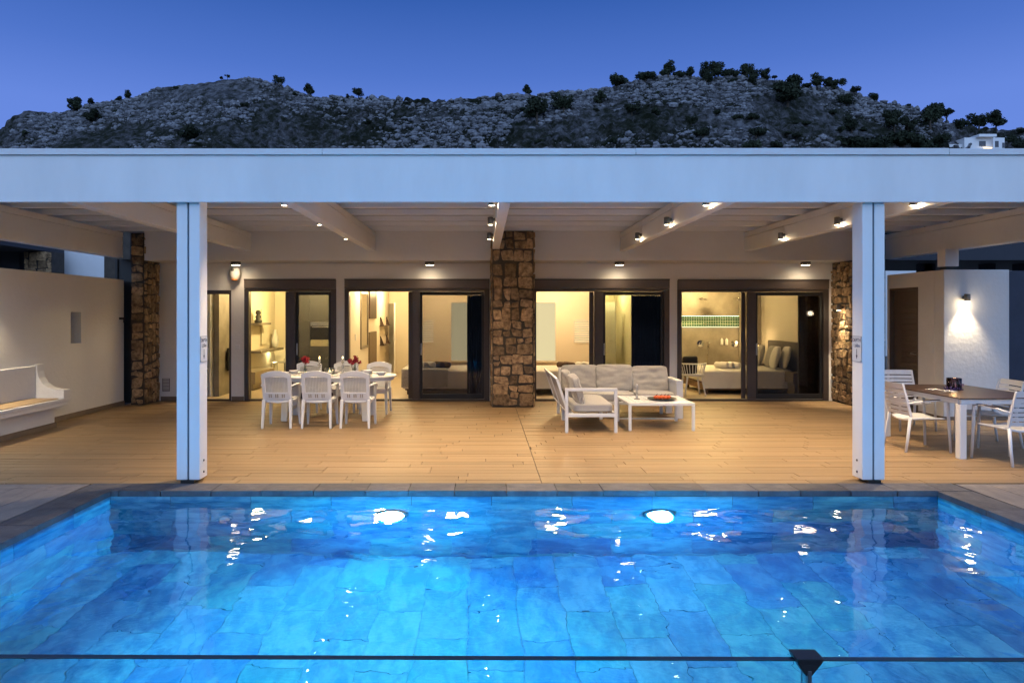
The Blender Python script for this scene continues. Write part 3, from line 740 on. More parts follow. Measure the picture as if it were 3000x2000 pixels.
# round lamps under the soffit
for i, (px, who) in enumerate(((691, 'above the egg-shaped siren'), (1259, 'above the hallway bedroom door'), (1815, 'above the sofa bedroom door'), (2360, 'beside the right stone pillar'))):
    x = PX(px, 13.6); y = 13.6
    r = thing('soffit_lamp', (x, y, 2.8), 'round grey soffit lamp glowing %s' % who, 'lamp', 'round lamps under the soffit')
    G().lathe([(.095, 0), (.095, -.06), (.085, -.068), (.082, -.055)], (x, y, 2.805), 24).obj('housing', M_lampbody, r, smooth=True, auto=True)
    G().lathe([(.080, 0), (.080, .006)], (x, y, 2.738), 24).obj('diffuser', M_glowlamp, r)
    lamp('soffit_light', 'SPOT', (x, y, 2.72), 22, WARM, r, .09, 165, 1.0)
# wall lamp on the right wall
def wall_lamp(x, y, z, nx, ny, label, p, spot=70):
    r = thing('wall_lamp', (x, y, z), label, 'lamp')
    g = G(); cx, cyy = x+nx*.085, y+ny*.085
    g.lathe([(.042, -.06), (.045, -.055), (.045, .055), (.042, .06)], (cx, cyy, z), 16); g.obj('housing', M_lampbody, r, smooth=True, auto=True)
    G().box(min(x, x+nx*.045)-.02*abs(ny), max(x, x+nx*.045)+.02*abs(ny), min(y, y+ny*.045)-.02*abs(nx), max(y, y+ny*.045)+.02*abs(nx), z-.03, z+.03).obj('mount', M_lampbody, r)
    G().lathe([(.036, 0), (.036, .004)], (cx, cyy, z-.066), 16).obj('lens', M_glowlamp, r)
    lamp('wall_light', 'SPOT', (cx, cyy, z-.075), p, (1, .80, .52), r, .03, spot, .8)
    lamp('wall_fill', 'POINT', (cx+nx*.05, cyy+ny*.05, z-.12), p*.025, (1, .80, .52), r, .05)

# ---------------------------------------------------------------- left garden wall with slot, bench
gw = thing('garden_wall', (-7.1, 11, 0), 'plain white garden wall with narrow slot beside the masonry bench', 'wall')
yA, yB, zA, zB = 11.57, 11.87, 1.26, 1.80
part('wall_body', M_white, gw, (-7.25, -7.0, 7.6, yA, 0, 2.43), (-7.25, -7.0, yB, 13.28, 0, 2.43), (-7.25, -7.0, yA, yB, 0, zA), (-7.25, -7.0, yA, yB, zB, 2.43), bevel=0)
part('slot_back', mat('slot_back', (.2, .17, .14), .9), gw, (-7.26, -7.22, yA+.001, yB-.001, zA+.001, zB-.001), bevel=0)
part('skirting', mat('skirting_tile', (.2, .15, .11)), gw, (-6.999, -6.985, 10.75, 13.28, .001, .085), bevel=.002)
part('latch', M_ironb, gw, (-6.998, -6.95, 13.1, 13.24, 1.66, 1.70), (-6.97, -6.95, 13.2, 13.24, 1.60, 1.66))
bn = thing('masonry_bench', (-6.8, 9, 0), 'white masonry bench with curved end arm along the garden wall', 'bench')
part('plinth', M_white, bn, (-6.995, -6.66, 6.5, 10.60, .08, .33), bevel=.008)
part('skirting', mat('skirting_tile', (.2, .15, .11)), bn, (-6.99, -6.64, 6.5, 10.62, .001, .079), bevel=.003)
part('seat_slab', M_white, bn, (-6.995, -6.52, 6.5, 10.72, .334, .40), (-6.995, -6.50, 6.5, 10.75, .401, .455), bevel=.008)
G().box(-6.92, -6.54, 6.5, 10.50, .456, .470).obj('seat_board', M_lwood, bn, bevel=.002)
part('backrest', M_white, bn, (-6.995, -6.93, 6.5, 10.56, .471, .96), bevel=.01)
prof = [(-6.99, .456), (-6.50, .456), (-6.50, .585), (-6.62, .592), (-6.74, .62), (-6.83, .68), (-6.89, .77), (-6.915, .87), (-6.92, .98), (-6.99, .98)]
G().prism(prof, 'y', 10.57, 10.74).obj('end_arm', M_white, bn, bevel=.006)
wall_lamp(-6.998, 9.35, 2.05, 1, 0, 'small grey lamp on the garden wall above the masonry bench', 150, 130)

# ---------------------------------------------------------------- right wall with door
sg_ = thing('gap_darkener', (-6.95, 13.4, 0), 'black panel added to darken the gap between garden wall and left stone pillar', 'dark_panel')  # added panel, keeps the open passage black
part('panel', M_ironb, sg_, (-7.22, -6.865, 13.40, 13.43, .02, 2.84), bevel=.003)
part('panel_frame', M_ironb, sg_, (-7.22, -7.17, 13.37, 13.395, .02, 2.84), (-6.915, -6.865, 13.37, 13.395, .02, 2.84), bevel=.003)
rw = thing('side_wall', (7.75, 11.35, 0), 'white stucco side wall with brown louvred door and lit corner', 'wall')
yD0, yD1, zD = 12.02, 12.86, 2.24
part('wall_body', M_stucco, rw, (7.65, 7.85, 11.60, yD0, 0, 2.5), (7.65, 7.85, yD1, 12.94, 0, 2.5), (7.65, 7.85, yD0, yD1, zD, 2.5), bevel=0)
part('front_wall', M_stucco, rw, (7.65, 8.74, 11.35, 11.599, 0, 2.5), bevel=.01)
part('skirting', mat('skirting_tile', (.2, .15, .11)), rw, (7.64, 8.74, 11.336, 11.348, .001, .06), (7.636, 7.6485, 11.336, yD0, .001, .06), bevel=0)
dr = part('louvred_door', mat('brown_door', (.10, .075, .06), .5, var=.1), rw, (7.70, 7.735, yD0+.05, yD1-.05, .01, zD-.05), bevel=.003)
part('door_frame', mat('brown_door', (.1, .075, .06)), rw, (7.645, 7.75, yD0, yD0+.049, 0, zD), (7.645, 7.75, yD1-.049, yD1, 0, zD), (7.645, 7.75, yD0+.049, yD1-.049, zD-.049, zD), bevel=.003)
for k in range(17):
    z = .28+k*.10
    G().add([(7.698, yD0+.12, z), (7.698, yD1-.28, z), (7.685, yD1-.28, z+.01), (7.685, yD0+.12, z+.01), (7.698, yD0+.12, z+.085), (7.698, yD1-.28, z+.085)], [(0, 1, 2, 3), (3, 2, 5, 4), (0, 3, 4), (1, 5, 2), (0, 4, 5, 1)]).obj('louvre', mat('brown_door', (.1, .075, .06)), dr)
G().tube([(7.698, yD0+.09, 1.05), (7.64, yD0+.09, 1.05), (7.64, yD0+.20, 1.06)], .011, 8).obj('handle', M_steel, dr)
sw = part('light_switch', M_plastic, rw, (7.643, 7.6495, PX(2726, 1) and 11.62, 11.70, 1.10, 1.28), bevel=.002)
part('stub_post', M_paint, rw, (7.72, 7.95, 11.42, 11.62, 2.56, 2.853), bevel=.006)
part('stub_plate', M_ironb, rw, (7.75, 7.92, 11.45, 11.59, 2.501, 2.559), bevel=.002)
wall_lamp(PX(2823, 11.35), 11.348, PZ(872, 11.35), 0, -1, 'grey cylinder wall lamp shining down the stucco wall', 120, 84)
wall_lamp(7.068, 13.42, PZ(900, 13.42), -1, 0, 'grey cylinder wall lamp shining down the right stone pillar', 190, 66)

# facade fittings
r = thing('siren', (PX(691, 13.9), 13.86, 2.57), 'egg-shaped white wall siren with orange lens beside the narrow door', 'siren')
cx, cz = PX(691, 13.88), PZ(803, 13.88)
g = G().lathe([(.002, -.155), (.05, -.145), (.09, -.10), (.112, -.03), (.115, .04), (.10, .10), (.075, .14), (.03, .150), (.002, .152)], (cx, 13.83, cz), 20, sy=.6)
g.obj('housing', mat('siren_shell', (.55, .53, .5), .4, var=.03), r, smooth=True)
G().lathe([(.030, 0), (.034, .006), (.024, .012), (.012, .008), (.011, .016), (.002, .018)], (0, 0, 0), 16).xform(lambda v: Vector((cx-.03+v.x, 13.772-v.z, cz+.085+v.y))).obj('badge', M_lampbody, r)
G().lathe([(.002, -.03), (.05, -.022), (.062, 0), (.05, .02), (.002, .03)], (cx, 13.80, cz-.115), 16, sy=.8).obj('lens', mat('amber_lens', (.45, .14, .03), .3), r, smooth=True)
part('cable_box', M_plastic, r, (cx-.04, cx+.04, 13.87, 13.899, cz-.05, cz+.05))
r = part('wall_switch', M_plastic, None, (PX(690, FY), PX(703, FY), FY-.014, FY-.001, PZ(1023, FY), PZ(1010, FY)), bevel=.003); tag(r, 'white square wall switch on the pier beside the narrow door', 'switch')
x0, x1, z0, z1 = PX(476, FY), PX(498, FY), PZ(1146, FY), PZ(1108, FY)
r = thing('vent_grille', ((x0+x1)/2, FY, z0), 'small grey louvred vent low on the wall beside stone pillar', 'vent')
part('frame', mat('vent_grey', (.22, .2, .19), .6), r, (x0, x1, FY-.010, FY-.001, z0, z0+.012), (x0, x1, FY-.010, FY-.001, z1-.012, z1), (x0, x0+.012, FY-.010, FY-.001, z0+.012, z1-.012), (x1-.012, x1, FY-.010, FY-.001, z0+.012, z1-.012), bevel=0)
for k in range(8):
    z = z0+.016+k*(z1-z0-.03)/8; part('slat', mat('vent_grey', (.22, .2, .19)), r, (x0+.012, x1-.012, FY-.009, FY-.001, z, z+.016), bevel=0)

# ---------------------------------------------------------------- neighbours
nb = thing('neighbour_house', (-13, 20, 0), 'neighbouring white house with dark stone pier behind the garden wall', 'house')
M_nwhite = mat('neighbour_white', (.72, .74, .76), .8, var=.04)
part('wall', M_nwhite, nb, (PX(150, 21), PX(330, 21), 21, 21.3, 0, 4.2), bevel=0)
part('roof', mat('neighbour_dark', (.05, .05, .06), .9), nb, (-19.5, -12.9, 17.5, 21.2, 3.62, 3.9), bevel=0)
p = part('stone_pier', M_mortar, nb, (PX(70, 20), PX(152, 20), 20, 20.6, 0, 3.6), bevel=0)
rubble(p, (PX(70, 20), 20, 2.2), (1, 0, 0), (0, -1, 0), PX(152, 20)-PX(70, 20), 1.4, cw=.28, chh=.26, seed=61)
part('side_pier', M_mortar, nb, (PX(305, 17.5), PX(380, 17.5), 17.5, 18.2, 0, 3.9), bevel=0)
part('back_wall', mat('neighbour_dark', (.05, .05, .06)), nb, (-19.5, PX(70, 20.5), 20.3, 20.5, 0, 3.62), bevel=0)
nr = thing('neighbour_pergola', (11, 16, 0), 'dark neighbouring pergola with posts seen over the side wall', 'pergola')
M_nd = mat('neighbour_timber', (.035, .04, .055), .8, var=.1)
part('roof', M_nd, nr, (8.6, 16, 14.5, 18, PZ(762, 14.5), PZ(762, 14.5)+.5), bevel=0)
for xa in (PX(2595, 17), PX(2700, 15.5), PX(2885, 15.5), PX(2985, 15.5)): part('post', M_nd, nr, (xa, xa+.25, 15.5 if xa > 9 else 17, 15.7 if xa > 9 else 17.2, 0, PZ(762, 14.5)-.002), bevel=.005)
part('back_wall', M_nwhite, nr, (9.5, 26, 29, 29.2, 0, 4.6), bevel=0)
dw = part('dark_wall', mat('navy_panel', (.035, .045, .08), .6, var=.3, vscale=2), None, (8.76, 9.9, 11.5, 11.56, 0, 2.49), bevel=.003); tag(dw, 'dark navy wall panel beside the stucco side wall', 'dark_panel')  # dark background wall beyond the stucco corner
# white house on the hill
t = t_for(2860, 437); hp = hill_pt(2860, t, False); Yh = hp.y-4; zb = PZ(446, Yh)
hh = thing('hill_house', (PX(2860, Yh), Yh, zb), 'small white flat-roofed house with a lit balcony on the hillside', 'house')
X = lambda p: PX(p, Yh)
Z = lambda p: PZ(p, Yh)
part('wall', M_nwhite, hh, (X(2830), X(2948), Yh+.6, Yh+8, zb-4, Z(402)), (X(2780), X(2830), Yh+1.5, Yh+7, zb-4, Z(419)), (X(2864), X(2912), Yh-.4, Yh+.6, zb-4, Z(440)), bevel=0)
part('porch_roof', M_nwhite, hh, (X(2862), X(2914), Yh-.8, Yh+3, Z(403), Z(395)), bevel=.05)
part('annex_roof', M_nwhite, hh, (X(2764), X(2783), Yh+1.2, Yh+7, zb-4, Z(428)), bevel=0)
part('chimney', M_nwhite, hh, (X(2925), X(2931), Yh+2, Yh+3, Z(402), Z(394)), bevel=0)
for a, b, c, d in ((2873, 2892, 412, 427), (2911, 2930, 412, 430), (2941, 2947, 417, 432), (2789, 2801, 428, 438)):
    w_ = part('window', mat('far_window', (.03, .04, .06), .3), hh, (X(a), X(b), Yh+.5 if a > 2830 else Yh+1.4, Yh+.59 if a > 2830 else Yh+1.49, Z(d), Z(c)), bevel=0)
part('column', M_nwhite, hh, (X(2905), X(2910), Yh-.6, Yh-.2, Z(440), Z(403)), bevel=0)
G().lathe([(.35, 0), (.35, .1)], (0, 0, 0), 14).xform(lambda v: Vector((X(2848)+v.x, Yh+.58-v.z, Z(421)+v.y))).obj('round_window', mat('far_window', (.03, .04, .06)), hh)
part('lit_window', emat('far_lamp', (1, .75, .4), 3), hh, (X(2878), X(2902), Yh-.5, Yh-.41, Z(440), Z(433)), bevel=0)

# ================================================================== POOL LIGHTS AND RAILING
def gobo(l):
    # water caustics painted as a cell pattern into the lamp's emission
    l.use_nodes = True; n = l.node_tree.nodes; k = l.node_tree.links; e = n['Emission']
    tc = n.new('ShaderNodeTexCoord'); nz = n.new('ShaderNodeTexNoise'); nz.inputs['Scale'].default_value = 5; nz.inputs['Detail'].default_value = 2; k.new(tc.outputs['Normal'], nz.inputs[0])
    mx = n.new('ShaderNodeVectorMath'); mx.operation = 'MULTIPLY_ADD'; k.new(nz.outputs['Color'], mx.inputs[0]); mx.inputs[1].default_value = (.25, .25, .25); k.new(tc.outputs['Normal'], mx.inputs[2])
    v = n.new('ShaderNodeTexVoronoi'); v.feature = 'DISTANCE_TO_EDGE'; v.inputs['Scale'].default_value = 6; k.new(mx.outputs[0], v.inputs['Vector'])
    mr = n.new('ShaderNodeMapRange'); k.new(v.outputs['Distance'], mr.inputs[0]); mr.inputs[1].default_value = 0; mr.inputs[2].default_value = .16; mr.inputs[3].default_value = 3.2; mr.inputs[4].default_value = .55
    k.new(mr.outputs[0], e.inputs['Strength'])
for px, lab, p1, tilt, ang, pw, pb in ((1148, 'round underwater pool light above the bright floor patch', 330, -50, 104, 21, 3.2), (1930, 'round underwater pool light on the deeper side of the pool', 210, -30, 130, 2.0, 4.2)):
    x = PX(px, 6.8); z = WATER-.50
    r = thing('pool_light', (x, 6.79, z), lab, 'pool light', 'underwater lights in the far pool wall')
    G().lathe([(.15, 0), (.15, .02), (.13, .035), (.125, .02)], (0, 0, 0), 28).xform(lambda v: Vector((x+v.x, 6.797-v.z, z+v.y))).obj('bezel', M_steel, r, smooth=True, auto=True)
    G().lathe([(.122, .0), (.120, .03), (.10, .062), (.06, .085), (.01, .092)], (0, 0, 0), 28).xform(lambda v: Vector((x+v.x, 6.797-v.z, z+v.y))).obj('lens', emat('pool_lens', (.25, .6, 1), 60), r, smooth=True)
    lamp('pool_bulb', 'POINT', (x, 6.735, z), p1*pb, (.003, .42, 1.0), r, .125)
    o = lamp('pool_spot', 'SPOT', (x, 6.60, z), p1*pw, (.03, .62, 1.0), r, .02, ang, 1.0, rot=(R(90+tilt), 0, R(180)))
    gobo(o.data)

ra = thing('glass_railing', (0, 1.294, 0), 'frameless clear glass railing with dark edge and clamp in front of pool', 'railing', rz=-.0065)
def rpart(name, m, *b, bevel=.001):
    g = G()
    for q in b: g.box(*q)
    o = g.obj(name, m, None, bevel=bevel); o.parent = ra; return o
JX = PX(2362, 1.29)
for a, b in ((-4.6, -1.62), (-1.60, JX-.004), (JX+.004, 2.9)):
    q = rpart('glass_pane', M_rail, (a, b, -.006, .006, .05, 1.0985), bevel=0)
    rpart('polished_edge', mat('dark_glass_edge', (.012, .03, .045), .25), (a, b, -.006, .006, 1.099, 1.102))
rpart('post', mat('grey_post', (.10, .11, .13), .4, metal=.4), (JX-.0035, JX+.0035, -.016, .016, .0, 1.085))
G2 = G().add([(JX-.026, -.02, 1.110), (JX+.026, -.02, 1.110), (JX+.026, .02, 1.110), (JX-.026, .02, 1.110), (JX-.022, -.016, 1.098), (JX+.022, -.016, 1.098), (JX+.022, .016, 1.098), (JX-.022, .016, 1.098), (JX-.006, -.012, 1.074), (JX+.006, -.012, 1.074), (JX+.006, .012, 1.074), (JX-.006, .012, 1.074)],
    [(0, 1, 2, 3), (0, 4, 5, 1), (1, 5, 6, 2), (2, 6, 7, 3), (3, 7, 4, 0), (4, 8, 9, 5), (5, 9, 10, 6), (6, 10, 11, 7), (7, 11, 8, 4), (8, 11, 10, 9)])
o = G2.obj('clamp', mat('dark_clamp', (.02, .024, .03), .5), None, bevel=.002); o.parent = ra

# ================================================================== FURNITURE
random.seed(5)
def arch(w, z0, z1, za, n=9):
    """outline: rectangle from z0 to z1 with an arched top rising to za"""
    pts = [(-w, z0)]
    for i in range(n):
        t = -1+2*i/(n-1); pts.append((t*w, z1+(za-z1)*(1-t*t)))
    pts.append((w, z0)); return pts
def plastic_chair():
    r = thing('armchair', (0, 0, 0), 'x', 'chair', 'white plastic chairs around the oval table')
    lean = lambda v: Vector((v.x*(1+.10*(v.z-.45)), v.y-.185-(v.z-.44)*.20-.02*(1-(v.x/.23)**2)*1, v.z))
    g = G(); n = 11
    out = arch(.222, .43, .835, .895, n); inn = arch(.168, .555, .775, .805, n)
    g.ring(out, inn, -.016, .016); g.xform(lean).obj('back_frame', M_plastic, r, bevel=.006)
    g = G()
    for i in range(15):
        x = -.168+.336*(i+.5)/15; g.box(x-.0075, x+.0075, -.003, .003, .553, .785+.012*(1-(x/.17)**2))
    for i in range(12):
        z = .555+.235*(i+.5)/12; g.box(-.17, .17, -.0025, .0035, z-.0065, z+.0065)
    g.xform(lean).obj('cane_panel', mat('cane_plastic', (.62, .60, .54), .6), r)
    g = G()
    for x in (-.10, 0, .10):
        g.box(x-.022, x-.008, -.017, .017, .475, .53); g.box(x+.008, x+.022, -.017, .017, .475, .53)
    g.xform(lean).obj('slot_shade_blocks', mat('slot_shade', (.38, .34, .28), .8), r)  # shade of the open slots painted as darker solid blocks
    s = G().cushion((0, .02, .425), (.47, .45, .05), 8, 7, .12); s.xform(lambda v: Vector((v.x*(1-.12*(v.y < -.1)), v.y, v.z-.02*(1-(v.x/.24)**2)+.012*(v.y > .15)))).obj('seat', M_plastic, r, smooth=True)
    part('seat_apron', M_plastic, r, (-.20, .20, .205, .228, .36, .42), (-.212, -.19, -.18, .2, .37, .42), (.19, .212, -.18, .2, .37, .42), bevel=.005)
    for sx in (-1, 1):
        G().tube([(sx*.205, -.195, .44), (sx*.212, -.215, .22), (sx*.218, -.245, 0)], [.030, .024, .017], 4, (.85, 1)).obj('leg', M_plastic, r, bevel=.004)
        G().tube([(sx*.222, .20, .41), (sx*.228, .215, .2), (sx*.236, .235, 0)], [.030, .025, .018], 4, (.8, 1)).obj('leg', M_plastic, r, bevel=.004)
        G().tube([(sx*.222, -.225, .655), (sx*.245, -.12, .672), (sx*.262, .02, .668), (sx*.266, .12, .655), (sx*.258, .185, .628), (sx*.240, .205, .57), (sx*.226, .205, .41)], [.026, .027, .031, .033, .031, .027, .026], 8, (1, .45)).obj('armrest', M_plastic, r, smooth=True)
    return r
ch = plastic_chair()
TX = -2.62
spots = [(-3.186, 10.74, 0, 'nearest the 1,50m depth-sign post'), (-2.58, 10.74, R(1.5), 'in the middle of its side'), (-1.977, 10.74, R(-1), 'nearest the central stone pillar')]
for i, (x, y, rz, lab) in enumerate(spots):
    c = ch if i == 0 else copy_tree(ch)
    c.location = (x, y, 0); c.rotation_euler.z = rz; c['label'] = 'white cane-back plastic armchair on pool side of oval table, ' + lab
for i, (x, y, rz, lab) in enumerate(((-3.22, 12.40, R(183), 'nearest the siren'), (-2.55, 12.42, R(180), 'in the middle of its side'), (-1.93, 12.25, R(176), 'nearest the hallway bedroom'))):
    c = copy_tree(ch); c.location = (x, y, 0); c.rotation_euler.z = rz; c['label'] = 'white cane-back plastic armchair on house side of oval table, ' + lab
# oval table
t = thing('oval_table', (TX, 11.6, 0), 'long white oval plastic dining table laid with bowls and candles', 'table')
def oval(a, b, n=48, e=2.6): return [(TX+a*math.copysign(abs(math.cos(w))**(2/e), math.cos(w)), 11.6+b*math.copysign(abs(math.sin(w))**(2/e), math.sin(w))) for w in [2*math.pi*i/n for i in range(n)]]
G().prism(oval(1.14, .50), 'z', .700, .732).obj('tabletop', M_plastic, t, bevel=.01)
G().prism(oval(1.09, .46), 'z', .655, .699).obj('rim', M_plastic, t)
for sx in (-1, 1):
    for sy in (-1, 1):
        x, y = TX+sx*.62, 11.6+sy*.30
        G().tube([(x, y, .655), (x+sx*.03, y+sy*.03, .4), (x+sx*.05, y+sy*.05, 0)], [.055, .05, .04], 4, (1.2, .7)).obj('leg', M_plastic, t, bevel=.008)
    part('stretcher', M_plastic, t, (TX+sx*.64-.02, TX+sx*.64+.02, 11.36, 11.84, .14, .2), bevel=.004)
TZ = .7325
M_china = mat('white_china', (.82, .80, .77), .25)
def bowl(x, y, r, h, lab):
    G().lathe([(.001, .004), (r*.45, 0), (r*.55, .004), (r*.92, h*.7), (r, h), (r*.97, h), (r*.86, h*.66), (r*.45, .014), (.001, .012)], (x, y, TZ), 24).obj('bowl', M_china, None, smooth=True, label=lab, cat='bowl', group='white bowls on the oval table', loc=(x, y, TZ))
def plate(x, y, r, lab):
    G().lathe([(.001, 0), (r*.6, 0), (r, .014), (r*.98, .016), (r*.6, .005), (.001, .005)], (x, y, TZ), 24).obj('plate', M_china, None, smooth=True, label=lab, cat='plate', group='plates on the oval table', loc=(x, y, TZ))
bowl(-1.72, 11.47, .085, .06, 'white bowl at the table end nearest the stone pillar'); bowl(-2.02, 11.78, .10, .065, 'wide white bowl behind the large red flowers')
bowl(-2.58, 11.78, .085, .06, 'white bowl behind the glass candle bowl on oval table'); bowl(-2.75, 11.33, .085, .06, 'white bowl in front of the glass candle bowl')
bowl(-3.35, 11.45, .085, .06, 'white bowl at the table end nearest the siren'); bowl(-3.28, 11.80, .085, .06, 'white bowl on far corner of oval table beside dark red flowers')
for k, (x, y) in enumerate(((-3.30, 11.33), (-2.52, 11.31), (-1.95, 11.33), (-3.15, 11.90), (-2.30, 11.92), (-1.85, 11.88))):
    plate(x, y, .12, 'flat white dinner plate laid on the oval table')
    G().tube([(x+.10, y-.06, TZ+.013), (x+.125, y+.12, TZ+.013)], [.006, .003], 5, (1, .4)).obj('knife', M_steel, None, label='steel knife laid by a plate on the oval table', cat='cutlery', group='knives on the oval table')
    nk = G().cushion((x-.17, y, TZ+.016), (.09, .17, .025), 6, 4, .3, wr=.004, seed=k).obj('napkin', M_towel, None, smooth=True, label='folded white napkin laid by a plate on oval table', cat='napkin', group='napkins on the oval table')
M_red = mat('red_petals', (.38, .006, .022), .6, col2=(.16, .003, .010), vscale=30, rnd=.3)
M_stem = mat('green_stem', (.04, .08, .03), .7)
def flowers(x, y, rad, h, n, seed, lab, spread):
    rd = random.Random(seed); r = thing('flower_vase', (x, y, TZ), lab, 'flowers')
    G().lathe([(.028, 0), (.034, .02), (.03, .08), (.036, .11), (.033, .11), (.027, .08), (.03, .02), (.02, .008)], (x, y, TZ), 16).obj('vase', M_clear, r, smooth=True)
    g = G(); st = G()
    cs = []
    for k in range(n):
        c = Vector((x+rd.uniform(-1, 1)*spread, y+rd.uniform(-.6, .6)*spread, TZ+h+rd.uniform(-.5, .8)*spread)); cs.append(c)
        st.tube([(x, y, TZ+.02), (x*.6+c.x*.4, y*.6+c.y*.4, TZ+.1), tuple(c)], .003, 5)
        for q in range(34):
            d = Vector((rd.gauss(0, 1), rd.gauss(0, 1), rd.gauss(0, 1))).normalized(); p = c+d*rad*rd.uniform(.25, 1)
            u = Vector((rd.gauss(0, 1), rd.gauss(0, 1), rd.gauss(0, 1))).cross(d).normalized(); w = u.cross(d); z = rad*.42
            g.add([p-u*z, p-w*z*.7+d*z*.25, p+u*z, p+w*z*.7+d*z*.25], [(0, 1, 2, 3)])
    g.obj('petals', M_red, r); st.obj('stems', M_stem, r)
flowers(-3.02, 11.55, .055, .25, 6, 1, 'tight dark red bouquet in a small glass vase', .04)
flowers(-2.19, 11.55, .042, .245, 11, 2, 'large loose spray of bright red flowers in vase', .085)
def candlestick(x, y, h, lab, prof, lit=True, zb=TZ):
    r = thing('candlestick', (x, y, zb), lab, 'candle')
    G().lathe(prof, (x, y, zb), 18).obj('glass_stem', M_glassy, r, smooth=True)
    G().lathe([(.018, 0), (.018, .012)], (x, y, zb+h), 14).obj('tealight', mat('wax', (.8, .76, .66), .5), r)
    if lit:
        G().lathe([(.001, 0), (.008, .008), (.006, .02), (.001, .036)], (x, y, zb+h+.012), 8).obj('flame', M_flame, r, smooth=True)
        lamp('candle_light', 'POINT', (x, y, zb+h+.05), 1.2, (1, .6, .22), r, .02)
M_glassy = mat('cut_glass', (.93, .95, .95), .06, trans=.85)
candlestick(-2.79, 11.60, .265, 'tall clear candlestick with lit candle and wide collar', [(.035, 0), (.035, .01), (.02, .02), (.012, .10), (.018, .16), (.040, .168), (.040, .174), (.014, .18), (.016, .23), (.022, .262), (.001, .264)])
candlestick(-2.40, 11.62, .265, 'clear beaded candlestick with candle beside the large red flowers', [(.036, 0), (.03, .015), (.014, .03), (.024, .07), (.012, .10), (.026, .14), (.012, .18), (.024, .21), (.013, .24), (.022, .262), (.001, .264)])
r = thing('candle_bowl', (-2.60, 11.52, TZ), 'clear glass bowl with a broad lit candle on the oval table', 'candle')
G().lathe([(.06, 0), (.085, .03), (.088, .12), (.083, .12), (.080, .03), (.055, .008)], (-2.60, 11.52, TZ), 20).obj('glass', M_clear, r, smooth=True)
G().lathe([(.062, .008), (.066, .062), (.001, .066)], (-2.60, 11.52, TZ), 20).obj('candle', mat('wax', (.8, .76, .66)), r, smooth=True)
G().lathe([(.001, 0), (.012, .008), (.009, .022), (.001, .038)], (-2.60, 11.52, TZ+.066), 8).obj('flame', M_flame, r, smooth=True)
lamp('candle_light', 'POINT', (-2.60, 11.52, TZ+.14), 1.6, (1, .6, .22), r, .02)

# ---------------------------------------------------------------- sofa
def soft(c, size, rot, name, parent, m=M_cush, wr=.012, seed=0, puff=.2):
    g = G().cushion((0, 0, 0), size, 18, 8, puff, wr, seed)
    mt = Matrix.Translation(c) @ rot.to_4x4(); g.xform(lambda v: mt @ v); return g.obj(name, m, parent, smooth=True)
so = thing('corner_sofa', (2.2, 11.6, 0), 'white L-shaped aluminium sofa with grey cushions beside the stone pillar', 'sofa')
I3 = Matrix.Identity(3); RX = lambda a: Matrix.Rotation(R(a), 3, 'X'); RY = lambda a: Matrix.Rotation(R(a), 3, 'Y'); RZ = lambda a: Matrix.Rotation(R(a), 3, 'Z')
bw = .045
# left wing
part('front_arm', M_alu, so, (1.21, 1.21+bw, 10.12, 10.17, 0, .66), (1.94, 1.94+bw, 10.12, 10.17, 0, .66), (1.21+bw, 1.94, 10.12, 10.17, .618, .66), (1.21+bw, 1.94, 10.12, 10.17, .235, .285), bevel=.004)
part('seat_frame', M_alu, so, (1.30, 1.345, 10.171, 12.20, .235, .285), (1.94, 1.985, 10.171, 11.50, .235, .285), (1.986, 3.25, 11.50, 11.55, .235, .285), (1.35, 3.25, 12.15, 12.20, .235, .285), (1.346, 3.25, 10.9, 10.94, .24, .28) if False else (1.346, 1.939, 10.9, 10.94, .24, .28), bevel=.004)
for x, y in ((1.30, 11.35), (1.30, 12.10), (1.94, 11.42), (3.12, 12.08), (2.2, 12.1)): part('leg', M_alu, so, (x, x+.05, y, y+.05, 0, .234), bevel=.003)
part('right_arm', M_alu, so, (3.25, 3.36, 11.50, 11.56, 0, .60), (3.25, 3.36, 12.16, 12.22, 0, .60), (3.25, 3.36, 11.50, 12.22, .601, .645), bevel=.005)
part('arm_panel', M_alu, so, (3.262, 3.348, 11.561, 12.159, .25, .60), bevel=.004)
# slatted rope backs, leaning outwards
ml = lambda v: Vector((1.275-(v.z-.25)*.33, v.y, v.z))
part_ = G()
for a, b in ((10.22, 11.28), (11.31, 12.18)):
    g = G()
    g.box(-.018, .018, a, a+.04, .25, .80).box(-.018, .018, b-.04, b, .25, .80).box(-.018, .018, a+.04, b-.04, .765, .80).box(-.018, .018, a+.04, b-.04, .25, .28)
    g.xform(lambda v: ml(v)+Vector((v.x, 0, 0))); o = g.obj('back_frame', M_alu, so, bevel=.004)
    n = 22
    for k in range(n):
        y = a+.06+(b-a-.12)*k/(n-1)
        G().tube([tuple(ml(Vector((0, y, .29)))+Vector((0, .04 if k % 2 else -.04, 0))), tuple(ml(Vector((0, y, .76))))], .009, 4, (1.6, .5)).obj('rope_strap', mat('taupe_rope', (.45, .41, .36), .8), o)
mb = lambda v: Vector((v.x, 12.22+(v.z-.25)*.25+v.y, v.z))
g = G().box(1.35, 3.24, -.02, .02, .76, .80).box(1.35, 1.39, -.02, .02, .25, .76).box(3.20, 3.24, -.02, .02, .25, .76).xform(mb); g.obj('rear_back_frame', M_alu, so, bevel=.004)
soft((1.64, 10.84, .355), (.62, 1.34, .14), I3, 'seat_cushion', so, wr=.006, seed=1, puff=.06)
soft((2.02, 11.86, .360), (1.10, .66, .15), I3, 'seat_cushion', so, wr=.006, seed=2, puff=.06)
soft((2.92, 11.86, .360), (.64, .66, .15), I3, 'seat_cushion', so, wr=.006, seed=3, puff=.06)
soft((1.43, 10.55, .60), (.14, .66, .46), RY(-16), 'back_cushion', so, wr=.016, seed=4)
